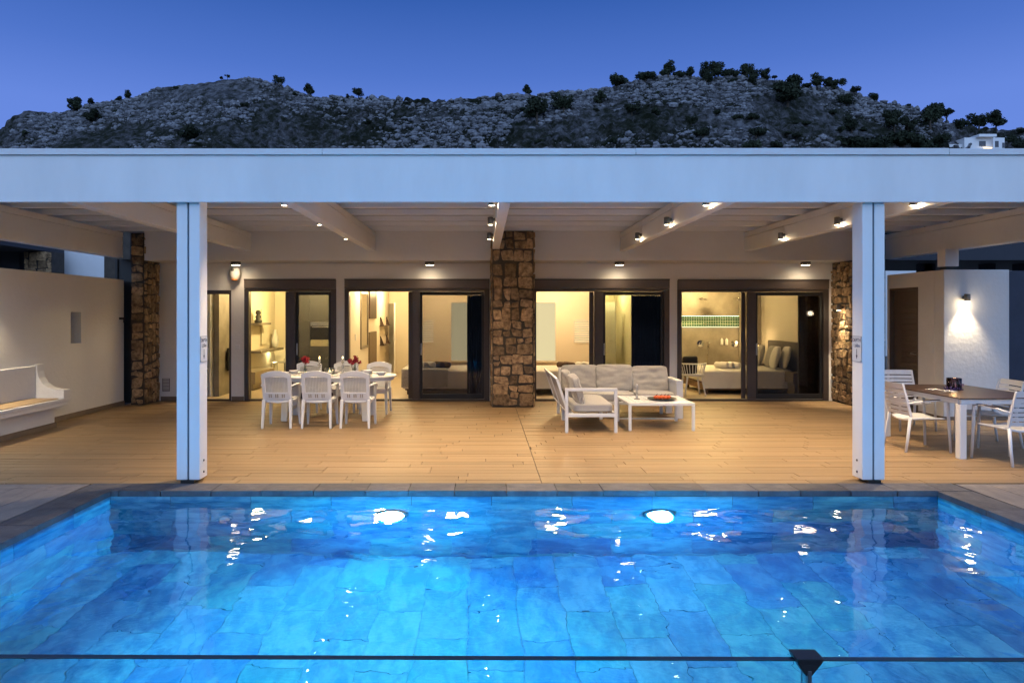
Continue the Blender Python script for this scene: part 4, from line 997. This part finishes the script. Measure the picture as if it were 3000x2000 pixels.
soft((1.40, 11.25, .61), (.14, .66, .47), RY(-16), 'back_cushion', so, wr=.02, seed=5)
soft((1.70, 12.10, .635), (.66, .14, .46), RX(-13), 'back_cushion', so, wr=.02, seed=6)
soft((2.30, 12.06, .640), (.65, .145, .47), RX(-13) @ RZ(1), 'back_cushion', so, wr=.026, seed=7)
soft((2.93, 12.06, .620), (.64, .145, .46), RX(-14), 'back_cushion', so, wr=.028, seed=8)
# coffee table
ct = thing('coffee_table', (2.69, 10.8, 0), 'low white slatted aluminium coffee table in front of the sofa', 'table')
X0, X1, Y0, Y1 = 2.19, 3.19, 10.30, 11.27
for x in (X0, X1-.042):
    for y in (Y0, Y1-.042): part('leg', M_alu, ct, (x, x+.042, y, y+.042, 0, .378), bevel=.003)
part('frame', M_alu, ct, (X0, X1, Y0, Y0+.042, .379, .42), (X0, X1, Y1-.042, Y1, .379, .42), (X0, X0+.042, Y0+.042, Y1-.042, .379, .42), (X1-.042, X1, Y0+.042, Y1-.042, .379, .42), bevel=.003)
for k in range(11):
    a = X0+.046+k*(X1-X0-.092)/11; part('slat', M_alu, ct, (a+.004, a+(X1-X0-.092)/11-.004, Y0+.042, Y1-.042, .398, .416), bevel=.002)
part('stretcher', M_alu, ct, (X0+.045, X1-.045, Y1-.035, Y1-.012, .03, .055), bevel=.002)
candlestick(2.42, 10.78, .225, 'clear beaded glass candlestick on the coffee table', [(.05, 0), (.045, .01), (.012, .02), (.024, .05), (.01, .075), (.022, .10), (.01, .125), (.022, .15), (.01, .175), (.024, .20), (.02, .224), (.001, .224)], lit=False, zb=.4205)
tr_ = thing('serving_tray', (2.80, 10.72, .421), 'round dark metal tray of small orange pumpkins on coffee table', 'tray')
G().lathe([(.001, .001), (.17, .001), (.215, .018), (.225, .02), (.222, .026), (.165, .009), (.001, .008)], (2.80, 10.72, .421), 32).obj('dish', mat('dark_tray', (.06, .06, .06), .35, metal=.6), tr_, smooth=True)
M_pump = mat('orange_pumpkin', (.62, .10, .02), .45, col2=(.45, .055, .012), vscale=20)
for k, (dx, dy) in enumerate(((-.10, -.02), (-.045, -.05), (.02, -.045), (.08, -.02), (-.07, .05), (.0, .04), (.06, .045), (.11, .03))):
    x, y = 2.80+dx, 10.72+dy
    p = thing('pumpkin', (x, y, .43), 'small round orange pumpkin heaped on the dark tray', 'pumpkin', 'pumpkins on the dark tray')
    g = G().lathe([(.004, .004), (.022, 0), (.036, .012), (.040, .028), (.034, .044), (.018, .052), (.006, .047)], (0, 0, 0), 24)
    g.xform(lambda v: Vector((x+v.x*(1-.10*abs(math.sin(4*math.atan2(v.y, v.x)))), y+v.y*(1-.10*abs(math.sin(4*math.atan2(v.y, v.x)))), .431+v.z))); g.obj('flesh', M_pump, p, smooth=True)
    G().tube([(x, y, .475), (x+.004, y, .49), (x+.01, y+.003, .503)], [.006, .004, .004], 6).obj('stalk', mat('dark_stalk', (.02, .02, .012), .8), p)

# ---------------------------------------------------------------- slatted chairs and square table on the right
def slat_chair():
    r = thing('slatted_armchair', (0, 0, 0), 'x', 'chair', 'slatted chairs around the dark-topped table')
    bk = lambda x, z: Vector((x, -.20-.24*(z-.42)-.035*(1-(x/.25)**2), z))
    def band(z0, z1, w=.235, t=.008):
        g = G(); n = 8
        for i in range(n+1):
            x = -w+2*w*i/n
            for z in (z0, z1):
                for s in (0, 1): g.v.append(tuple(bk(x, z)-Vector((0, t*s, 0))))
        for i in range(n):
            a = i*4; b = a+4
            g.f += [(a, b, b+2, a+2), (a+1, a+3, b+3, b+1), (a, a+1, b+1, b), (a+2, b+2, b+3, a+3)]
        g.f += [(0, 2, 3, 1), (n*4, n*4+1, n*4+3, n*4+2)]
        return g
    for k, (z0, z1) in enumerate(((.805, .875), (.745, .790), (.690, .732), (.632, .677), (.577, .620), (.522, .565), (.465, .510))): band(z0, z1).obj('back_slat', M_alu, r)
    for sx in (-1, 1):
        G().tube([tuple(bk(sx*.242, .45)), tuple(bk(sx*.246, .66)), tuple(bk(sx*.24, .872))], [.014, .013, .011], 4, (.7, 1.2)).obj('back_stile', M_alu, r, bevel=.003)
        G().tube([(sx*.235, -.215, .44), (sx*.25, -.25, .2), (sx*.262, -.285, 0)], [.020, .018, .015], 8).obj('leg', M_alu, r, smooth=True)
        G().tube([(sx*.262, .235, .655), (sx*.258, .245, .62), (sx*.255, .25, .44), (sx*.265, .27, 0)], [.016, .018, .019, .015], 8).obj('leg', M_alu, r, smooth=True)
        a = G().tube([tuple(bk(sx*.25, .62)), (sx*.266, -.10, .648), (sx*.268, .10, .660), (sx*.262, .24, .655)], .016, 8, (1.1, .6)).obj('armrest', M_alu, r, smooth=True)
        G().tube([(sx*.268, -.08, .662), (sx*.270, .08, .673), (sx*.265, .22, .670)], .016, 8, (1.2, .35)).obj('arm_pad', M_dwood, a, smooth=True)
    g = G().cushion((0, .02, .43), (.47, .47, .03), 8, 8, .05); g.xform(lambda v: Vector((v.x, v.y, v.z-.03*(1-(v.x/.24)**2)-.03*max(0, -v.y)))).obj('seat', M_alu, r, smooth=True)
    return r
sc = slat_chair()
for i, (x, y, rz, lab) in enumerate(((5.66, 8.93, R(-92), 'white slatted armchair behind the post, facing the dark-topped table'), (6.55, 10.55, R(178), 'white slatted armchair between dark-topped table and brown door'), (6.80, 9.22, R(84), 'white slatted armchair below the stucco wall lamp, facing the table'), (6.28, 8.14, R(8), 'white slatted armchair with its back to the pool at dark-topped table'))):
    c = sc if i == 0 else copy_tree(sc); c.location = (x, y, 0); c.rotation_euler.z = rz; c['label'] = lab
st = thing('patio_table', (6.3, 9.1, 0), 'square patio table with dark wood top and white legs', 'table')
A0, A1, B0, B1 = 5.77, 6.92, 8.27, 9.90
part('tabletop', M_dwood, st, (A0-.01, A1+.01, B0-.01, B1+.01, .728, .742), bevel=.004)
part('apron', M_alu, st, (A0+.02, A1-.02, B0+.01, B0+.05, .665, .727), (A0+.02, A1-.02, B1-.05, B1-.01, .665, .727), (A0+.01, A0+.05, B0+.051, B1-.051, .665, .727), (A1-.05, A1-.01, B0+.051, B1-.051, .665, .727), bevel=.004)
for x in (A0, A1-.085):
    for y in (B0, B1-.085): part('leg', M_alu, st, (x, x+.085, y, y+.085, 0, .664), bevel=.008)
r = thing('candle_jar', (6.28, 9.05, .743), 'smoked glass candle jar with purple flowers on patio table', 'candle')
jx, jy = PX(2795, 9.1), 9.1
r.location = (jx, jy, .743); OFF[r.name] = Vector((jx, jy, .743))
G().lathe([(.06, 0), (.085, .01), (.088, .165), (.083, .165), (.08, .014), (.05, .012)], (jx, jy, .743), 24).obj('glass', glassmat('smoked_glass', (.86, .84, .88)), r, smooth=True)
G().lathe([(.03, .016), (.03, .075), (.001, .078)], (jx, jy, .743), 16).obj('candle', mat('wax', (.8, .76, .66)), r)
G().lathe([(.001, 0), (.012, .01), (.01, .024), (.001, .045)], (jx, jy, .821), 8).obj('flame', M_flame, r, smooth=True)
lamp('candle_light', 'POINT', (jx, jy, .90), 2.0, (1, .6, .22), r, .02)
g = G(); rd = random.Random(4)
for q in range(90):
    a = rd.uniform(0, 6.28); rr = rd.uniform(.088, .115); p = Vector((jx+rr*math.cos(a), jy+rr*math.sin(a)*.9, .752+rd.uniform(0, .07)*(1.2 if math.cos(a) > .2 else .6)))
    u = Vector((rd.gauss(0, 1), rd.gauss(0, 1), rd.gauss(0, 1))).normalized(); w = u.cross(Vector((.3, .5, .8))).normalized(); g.add([p-u*.014, p+w*.01, p+u*.014, p-w*.01], [(0, 1, 2, 3)])
g.obj('flower_wreath', mat('purple_flowers', (.10, .07, .22), .7, rnd=.3), r)
for k, (x, y, a) in enumerate(((6.03, 9.15, .2), (6.10, 8.95, .9))):
    g = G()
    for q in range(5):
        w = a+q*2*math.pi/5; g.tube([(x, y, .752), (x+.05*math.cos(w), y+.05*math.sin(w), .752), (x+.10*math.cos(w), y+.10*math.sin(w), .748)], [.018, .012, .004], 6, (1, .6))
    g.obj('starfish', mat('white_coral', (.72, .68, .62), .8), None, smooth=True, label='white five-armed starfish ornament lying on the dark table', cat='ornament', group='starfish on the dark table', loc=(x, y, .743))

# ================================================================== ROOMS' FURNISHINGS
def curtain(x0, x1, lab, y=14.12, m=M_curtain):
    g = G(); n = 60
    for z in (.03, 2.15):
        for s in (0, .012):
            for i in range(n+1):
                x = x0+(x1-x0)*i/n; g.v.append((x, y+.035*math.sin(i*1.25)+s+.02*math.sin(i*.37), z))
    k = n+1
    for i in range(n): g.f += [(i, i+1, 2*k+i+1, 2*k+i), (k+i+1, k+i, 3*k+i, 3*k+i+1)]
    g.obj('curtain', m, None, smooth=True, label=lab, cat='curtain', loc=(x0, y, 0))
curtain(PX(1368, 14.15), PX(1430, 14.15), 'dark navy curtain left of the central stone pillar', 14.22)
curtain(PX(1852, 14.15), PX(1955, 14.15), 'dark navy curtain behind the sofa bedroom door', 14.22)
curtain(PX(2344, 14.15), PX(2420, 14.15), 'dark brown curtain beside the bed with many pillows', 14.22, mat('brown_curtain', (.05, .04, .03), .9, var=.3))
def bed(x0, x1, y0, y1, lab, throw=None, base=None):
    b = thing('bed', ((x0+x1)/2, (y0+y1)/2, 0), lab, 'bed')
    part('base', base or M_dwood, b, (x0+.04, x1-.02, y0+.06, y1-.04, .10, .24), bevel=.01)
    for x in (x0+.08, x1-.14):
        for y in (y0+.08, y1-.16): part('leg', M_dwood, b, (x, x+.06, y, y+.06, .007, .10))
    G().cushion(((x0+x1)/2, (y0+y1)/2, .40), (x1-x0, y1-y0, .31), 16, 9, .03, .004, 3).obj('mattress', M_linen, b, smooth=True)
    sk = G(); n = 40
    for z, a in ((.50, 0), (.30, .6), (.14, 1)):
        for i in range(n+1):
            x = x0+(x1-x0)*i/n; sk.v.append((x, y0-.012-.012*a*math.sin(i*1.7+math.sin(i)), z))
    for r_ in range(2):
        for i in range(n): sk.f.append((r_*(n+1)+i, r_*(n+1)+i+1, (r_+1)*(n+1)+i+1, (r_+1)*(n+1)+i))
    sk.obj('sheet', M_linen, b, smooth=True)
    if throw:
        a, c = throw
        g = G(); pts = [(y0-.035, .17), (y0-.03, .40), (y0-.022, .555), (y0+.01, .573), (y0+.4, .568), (y1-.1, .57)]; n = 24
        for q in pts:
            for i in range(n+1):
                x = a+(c-a)*i/n; g.v.append((x, q[0]-.008*math.sin(i*1.1), q[1]+.003*math.sin(i*2)+(.012*math.sin(i*.9) if q[1] < .3 else 0)))
        for r_ in range(len(pts)-1):
            for i in range(n): g.f.append((r_*(n+1)+i, (r_+1)*(n+1)+i, (r_+1)*(n+1)+i+1, r_*(n+1)+i+1))
        g.obj('throw', M_throw, b, smooth=True)
    return b
def towel(x, y, z, ln, r, m, rz, lab, grp):
    g = G(); prof = [(r*.2, -.5), (r*.9, -.49), (r, -.46), (r*1.02, 0), (r, .46), (r*.9, .49), (r*.2, .5)]
    g.lathe([(p, q*ln) for p, q in prof], (0, 0, 0), 16)
    mt = Matrix.Translation((x, y, z+r)) @ Matrix.Rotation(rz, 4, 'Z') @ Matrix.Rotation(R(90), 4, 'X')
    g.xform(lambda v: mt @ v); g.obj('rolled_towel', m, None, smooth=True, label=lab, cat='towel', group=grp, loc=(x, y, z))
    # spiral end
    e = G(); pts = []
    for i in range(30):
        w = i*.55; rr = r*.15+r*.75*i/30; pts.append((rr*math.cos(w), rr*math.sin(w), ln*.5+.003))
    e.tube(pts, .006, 5); e.xform(lambda v: mt @ v); o = e.obj('roll_edge', m, bpy.data.objects[-1] if False else None)
    o.parent = [q for q in COL.objects if q.name.startswith('rolled_towel')][-1]; o.location = tuple(-c for c in o.parent.location)
bed(-1.76, .35, 14.88, 16.4, 'white bed with patterned throw seen through the hallway bedroom door', throw=(-1.79, -.78))
bed(.70, 2.25, 14.88, 16.4, 'white bed beside the central pillar, behind the sofa')
bed(4.80, 6.84, 14.95, 16.55, 'white bed with many pillows in the room with the shower', base=mat('bed_base', (.16, .09, .05), .6))
for x, m, lab, grp in ((PX(1242, 15.3), M_towel, 'white rolled towel on the bed with patterned throw', 'white towels on the patterned bed'), (PX(1262, 15.3), M_towel, 'white rolled towel on the bed with patterned throw', 'white towels on the patterned bed'),
                  (PX(1287, 15.4), M_brown, 'dark brown rolled towel on the bed with patterned throw', 'brown towels on the patterned bed'), (PX(1305, 15.4), M_brown, 'dark brown rolled towel on the bed with patterned throw', 'brown towels on the patterned bed'),
                  (PX(1648, 15.3), M_brown, 'dark brown rolled towel on the bed behind the sofa', 'brown towels behind the sofa'), (PX(1666, 15.3), M_brown, 'dark brown rolled towel on the bed behind the sofa', 'brown towels behind the sofa'),
                  (PX(1700, 15.3), M_towel, 'white rolled towel on the bed behind the sofa', 'white towels behind the sofa'), (PX(1719, 15.3), M_towel, 'white rolled towel on the bed behind the sofa', 'white towels behind the sofa'),
                  (PX(2131, 15.2), M_towel, 'white rolled towel on the bed with many pillows', 'white towels on the pillow bed'), (PX(2152, 15.2), M_towel, 'white rolled towel on the bed with many pillows', 'white towels on the pillow bed'), (PX(2098, 15.6), M_towel, 'white rolled towel on the bed with many pillows', 'white towels on the pillow bed')):
    towel(x, 15.25, .562 if 'patterned' not in lab else .572, .32, .068, m, R(random.uniform(18, 34)), lab, grp)
# bedroom with shower
part_h = part('headboard', mat('headboard', (.10, .085, .07), .8, var=.1), None, (6.90, 7.04, 14.95, 16.6, .1, 1.14), bevel=.02); tag(part_h, 'dark upholstered headboard behind the pillows', 'headboard')
for k, (x, y, m, lab) in enumerate(((6.48, 16.05, M_greylinen, 'grey square pillow leaning by the bedside lamp'), (6.56, 15.62, M_greylinen, 'grey square pillow behind the white pillow'), (6.52, 15.28, M_linen, 'white square pillow at the front of the bed'), (6.72, 15.22, M_linen, 'white square pillow against the headboard'))):
    soft((x, y, .80), (.17, .52, .50), RY(14) @ RZ(-12), 'pillow', None, m, .012, 20+k, .55)
    o = [q for q in COL.objects if q.name.startswith('pillow')][-1]; tag(o, lab, 'pillow')
r = thing('bedside_lamp', (6.72, 16.85, .5), 'bedside lamp with glowing cream drum shade by the headboard', 'lamp')
G().lathe([(.09, 0), (.09, .02), (.02, .04), (.02, .22)], (6.72, 16.85, .55), 16).obj('base', M_dwood, r)
sh = mat('lampshade', (1, .80, .48), .8, emit=.9); G().lathe([(.13, 0), (.125, .26), (.120, .26), (.125, 0)], (6.72, 16.85, .74), 24).obj('lamp_shade', sh, r, smooth=True)
lamp('shade_light', 'POINT', (6.72, 16.85, 1.06), 14, (1, .66, .28), r, .05)
nsx = part('bedside_table', mat('night_wood', (.13, .10, .07), .5, var=.2), None, (6.55, 6.98, 14.45, 14.86, .30, .52), (6.55, 6.98, 14.45, 14.47, .01, .30) if False else (6.60, 6.95, 14.50, 14.82, .012, .299), bevel=.005); tag(nsx, 'small brown bedside table next to the bedroom glass', 'table')
b2 = part('far_bedside_table', mat('night_wood', (.13, .10, .07)), None, (6.5, 6.98, 16.65, 17.05, .012, .549), bevel=.005); tag(b2, 'brown bedside table carrying the glowing lamp', 'table')
for k, px in enumerate((2052, 2152)):
    x = PX(px, 17.39); z = PZ(1006, 17.39)
    r = thing('shower_mixer', (x, 17.39, z), 'round chrome shower mixer with hand shower on concrete wall', 'shower', 'chrome mixers in the shower')
    G().lathe([(.085, 0), (.085, .012), (.03, .018), (.03, .06), (.002, .062)], (0, 0, 0), 22).xform(lambda v: Vector((x+v.x, 17.398-v.z, z+v.y))).obj('rose_plate', M_chrome, r, smooth=True, auto=True)
    G().tube([(x+.18, 17.39, z+.02), (x+.19, 17.33, z+.03), (x+.17, 17.33, z-.1), (x+.14, 17.33, z-.55)], .010, 6).obj('hose', M_chrome, r, smooth=True)
    G().tube([(x+.18, 17.395, z+.02), (x+.19, 17.31, z+.02)], [.03, .025], 10).obj('hand_shower', M_chrome, r)
    G().tube([(x-.02, 17.395, 2.16), (x-.02, 17.1, 2.18), (x-.02, 17.02, 2.14)], .010, 8).obj('arm', M_chrome, r, smooth=True)
    G().lathe([(.10, 0), (.10, .012), (.02, .03)], (x-.02, 17.02, 2.12), 20).obj('rain_head', M_chrome, r)
for px in (2115, 2129):
    x = PX(px, 17.36); G().lathe([(.03, 0), (.034, .01), (.034, .13), (.028, .145), (.012, .15), (.012, .17)], (x, 17.36, PZ(1010, 17.36)), 16).obj('soap_bottle', M_plastic, None, smooth=True, label='white pump bottle on the concrete shower wall', cat='bottle', group='bottles in the shower', loc=(x, 17.36, PZ(1010, 17.36)))
# white spindle tub chair
cxx, cyy = 4.52, 14.78
r = thing('spindle_chair', (cxx, cyy, 0), 'white spindle-back tub chair with black cushion inside bedroom', 'chair')
G().lathe([(.05, .44), (.235, .44), (.25, .452), (.245, .472), (.05, .476)], (cxx, cyy, 0), 24).obj('seat', M_plastic, r, smooth=True, auto=True)
ring = []
for k in range(17):
    w = R(180+180*k/16); ring.append((cxx+.28*math.cos(w), cyy+.25*math.sin(w), .70))
G().tube(ring, .018, 8, (1.2, .8)).obj('top_rail', M_plastic, r, smooth=True)
for k in range(13):
    w = R(185+170*k/12); G().tube([(cxx+.215*math.cos(w), cyy+.20*math.sin(w), .47), (cxx+.28*math.cos(w), cyy+.25*math.sin(w), .69)], .009, 6).obj('spindle', M_plastic, r)
for sx in (-1, 1):
    for sy in (-1, 1): G().tube([(cxx+sx*.15, cyy+sy*.15, .44), (cxx+sx*.22, cyy+sy*.2, .007)], [.022, .016], 8).obj('leg', M_plastic, r, smooth=True)
cu2 = soft((cxx-.06, cyy+.0, .66), (.34, .13, .40), RX(8) @ RZ(10), 'cushion', None, mat('black_cushion', (.012, .012, .016), .9), .008, 40, .4); tag(cu2, 'black square cushion on the white spindle chair', 'cushion')
# living room on the left
r = thing('bookcase', (-5.95, 14.6, 0), 'white open bookcase inside the narrow door', 'bookcase')
part('side_panel', M_plastic, r, (-6.20, -6.17, 14.50, 14.80, .01, 2.3)); part('side_panel', M_plastic, r, (-5.83, -5.80, 14.50, 14.80, .01, 2.3))
part('back_panel', M_plastic, r, (-6.17, -5.83, 14.78, 14.80, .01, 2.3), bevel=0)
for k in range(6): part('shelf', M_plastic, r, (-6.17, -5.83, 14.50, 14.78, .15+.42*k, .18+.42*k))
tv = thing('television', (-5.6, 15.5, .5), 'flat black television on the concrete wall', 'television')
part('screen', mat('tv_screen', (.006, .006, .008), .15), tv, (-5.625, -5.595, 14.95, 16.35, .52, 1.02), bevel=.004); part('bracket', M_ironb, tv, (-5.659, -5.626, 15.5, 15.8, .65, .9))
cb = thing('media_console', (-5.4, 16.4, 0), 'low grey wooden media console below the television', 'cabinet')
part('body', mat('console_wood', (.30, .25, .18), .5, var=.2), cb, (-5.65, -5.22, 15.6, 17.0, .16, .44), bevel=.004); part('plinth', mat('console_wood', (.3, .25, .18)), cb, (-5.6, -5.3, 15.7, 16.9, .012, .159))
s1 = part('floating_shelf', M_concrete, None, (-5.659, -5.36, 16.44, 18.30, .82, .88), bevel=.004); tag(s1, 'thick stone floating shelf with light under it', 'shelf')
lamp('shelf_light', 'POINT', (-5.55, 17.95, .76), 5, (1, .85, .4), s1, .05)
bpy.data.objects['shelf_light'].location = (-5.52, 17.95, .74)
s2 = part('upper_shelf', M_concrete, None, (-5.659, -5.40, 16.44, 17.35, 1.50, 1.55), bevel=.004); tag(s2, 'short stone shelf carrying the black sculpture', 'shelf')
G().lathe([(.09, 0), (.10, .06), (.05, .09), (.08, .16), (.04, .2), (.07, .24), (.05, .30), (.01, .32)], (-5.52, 16.72, 1.551), 12).obj('sculpture', M_ironb, None, smooth=True, label='black knobbly sculpture on the short stone shelf', cat='sculpture', loc=(-5.52, 16.72, 1.551))
G().lathe([(.05, 0), (.085, .05), (.10, .20), (.06, .36), (.035, .44), (.045, .48)], (-5.52, 18.05, .881), 18).obj('vase', M_plastic, None, smooth=True, label='pale tall vase on the lit floating shelf', cat='vase', loc=(-5.52, 18.05, .881))
p = part('wall_panel_art', mat('pale_relief', (.74, .70, .58), .8, var=.1), None, (-5.659, -5.62, 17.3, 17.75, 1.0, 1.9), bevel=.004); tag(p, 'pale relief panel hung above the lit floating shelf', 'artwork')
for k, (x0, x1, y0, y1, h) in enumerate(((-5.30, -4.95, 17.0, 17.5, .55), (-5.15, -4.75, 17.6, 18.0, .62))):
    r = thing('wire_table', (x0, y0, 0), ('lower' if k == 0 else 'taller') + ' black wire side table nested below the lit shelf', 'table')
    part('top', M_steel, r, (x0, x1, y0, y1, h, h+.012))
    for x in (x0+.006, x1-.006):
        for y in (y0+.006, y1-.006): G().tube([(x, y, .007), (x, y, h)], .007, 6).obj('leg', M_ironb, r)
k = thing('kitchen_unit', (-4.4, 18.2, 0), 'tall dark grey kitchen unit with steel oven', 'cabinet')
M_kit = mat('kitchen_grey', (.10, .10, .105), .5, var=.05)
for a, b in ((-5.02, -4.57), (-4.565, -4.0), (-3.995, -3.3)): part('cabinet_door', M_kit, k, (a, b, 17.92, 18.49, .10, .92)); part('cabinet_door', M_kit, k, (a, b, 17.92, 18.49, 1.58, 2.45))
part('carcass', M_kit, k, (-5.02, -4.57, 17.94, 18.48, .925, 1.575)); part('carcass', M_kit, k, (-3.995, -3.3, 17.94, 18.48, .925, 1.575))
ov = part('oven', M_black, k, (-4.55, -4.02, 17.93, 18.48, 1.10, 1.57)); part('control_strip', M_steel, ov, (-4.55, -4.02, 17.915, 17.929, 1.46, 1.56), bevel=.002); part('handle', M_steel, ov, (-4.5, -4.07, 17.885, 17.905, 1.42, 1.44))
part('drawer', mat('cream_drawer', (.6, .55, .4), .5), k, (-4.55, -4.02, 17.93, 18.4, .93, 1.09))
# hallway wall of the second room
HX = -2.858
r = thing('wall_mirror', (HX, 16.3, 1), 'tall grey-framed mirror on the hallway wall', 'mirror')
part('frame', mat('mirror_frame', (.2, .17, .13), .4, metal=.3), r, (HX, HX+.03, 15.80, 15.86, .95, 2.30), (HX, HX+.03, 16.74, 16.80, .95, 2.30), (HX, HX+.03, 15.86, 16.74, .95, 1.01), (HX, HX+.03, 15.86, 16.74, 2.24, 2.30))
part('glass', mat('mirror_glass', (.8, .78, .7), .05, metal=1), r, (HX, HX+.012, 15.861, 16.739, 1.011, 2.239), bevel=0)
for z0, z1, lab, m in ((1.65, 2.35, 'dark brown slatted rack high on the hallway wall', M_dwood), (.40, 1.32, 'grey-brown slatted rack low on the hallway wall', mat('slat_brown', (.14, .10, .06), .6))):
    r = thing('wall_rack', (HX, 17.4, z0), lab, 'rack')
    for q in range(6): part('slat', m, r, (HX, HX+.05, 16.92+q*.18, 17.05+q*.18, z0, z1))
for z in (1.43, .90):
    r = thing('bracket_shelf', (HX, 19.4, z), ('upper' if z > 1 else 'lower') + ' thin dark shelf with pointed brackets on the hallway wall', 'shelf')
    part('board', M_dwood, r, (HX, HX+.12, 18.75, 20.1, z, z+.025))
    for y in (18.85, 20.0): G().prism([(HX, z+.026), (HX+.11, z+.026), (HX+.02, z+.26), (HX, z+.26)], 'y', y-.02, y+.02).obj('bracket', M_dwood, r)
def leaf(x0, y0, x1, y1, lab):
    v = Vector((x1-x0, y1-y0, 0)); n = Vector((-v.y, v.x, 0)).normalized()*.02
    r = thing('open_door', (x0, y0, 0), lab, 'door'); P0 = Vector((x0, y0, .012)); up = Vector((0, 0, 2.08))
    q = [P0-n, P0+v-n, P0+v+n, P0+n]; G().add([tuple(a) for a in q]+[tuple(a+up) for a in q], [(0, 3, 2, 1), (4, 5, 6, 7), (0, 1, 5, 4), (1, 2, 6, 5), (2, 3, 7, 6), (3, 0, 4, 7)]).obj('leaf', M_plastic, r, bevel=.004)
    for s in (-1, 1):
        c = P0+v*.92+n*s*1.0+Vector((0, 0, 1.03)); G().tube([tuple(c), tuple(c+n*s*2.5), tuple(c+n*s*2.5-v.normalized()*.11)], .011, 8).obj('handle', M_steel, r)
leaf(PX(1141, 20.5), 20.5, PX(1157, 19.8), 19.75, 'white interior door standing open at the hallway end')
leaf(PX(1760, 18.4), 18.9, PX(1806, 18.4), 18.5, 'white interior door ajar beyond the sofa bedroom')
r = part('hall_switch', M_plastic, None, (HX, HX+.012, 15.15, 15.25, 1.18, 1.32), bevel=.002); tag(r, 'white light switch beside the hallway mirror', 'switch')
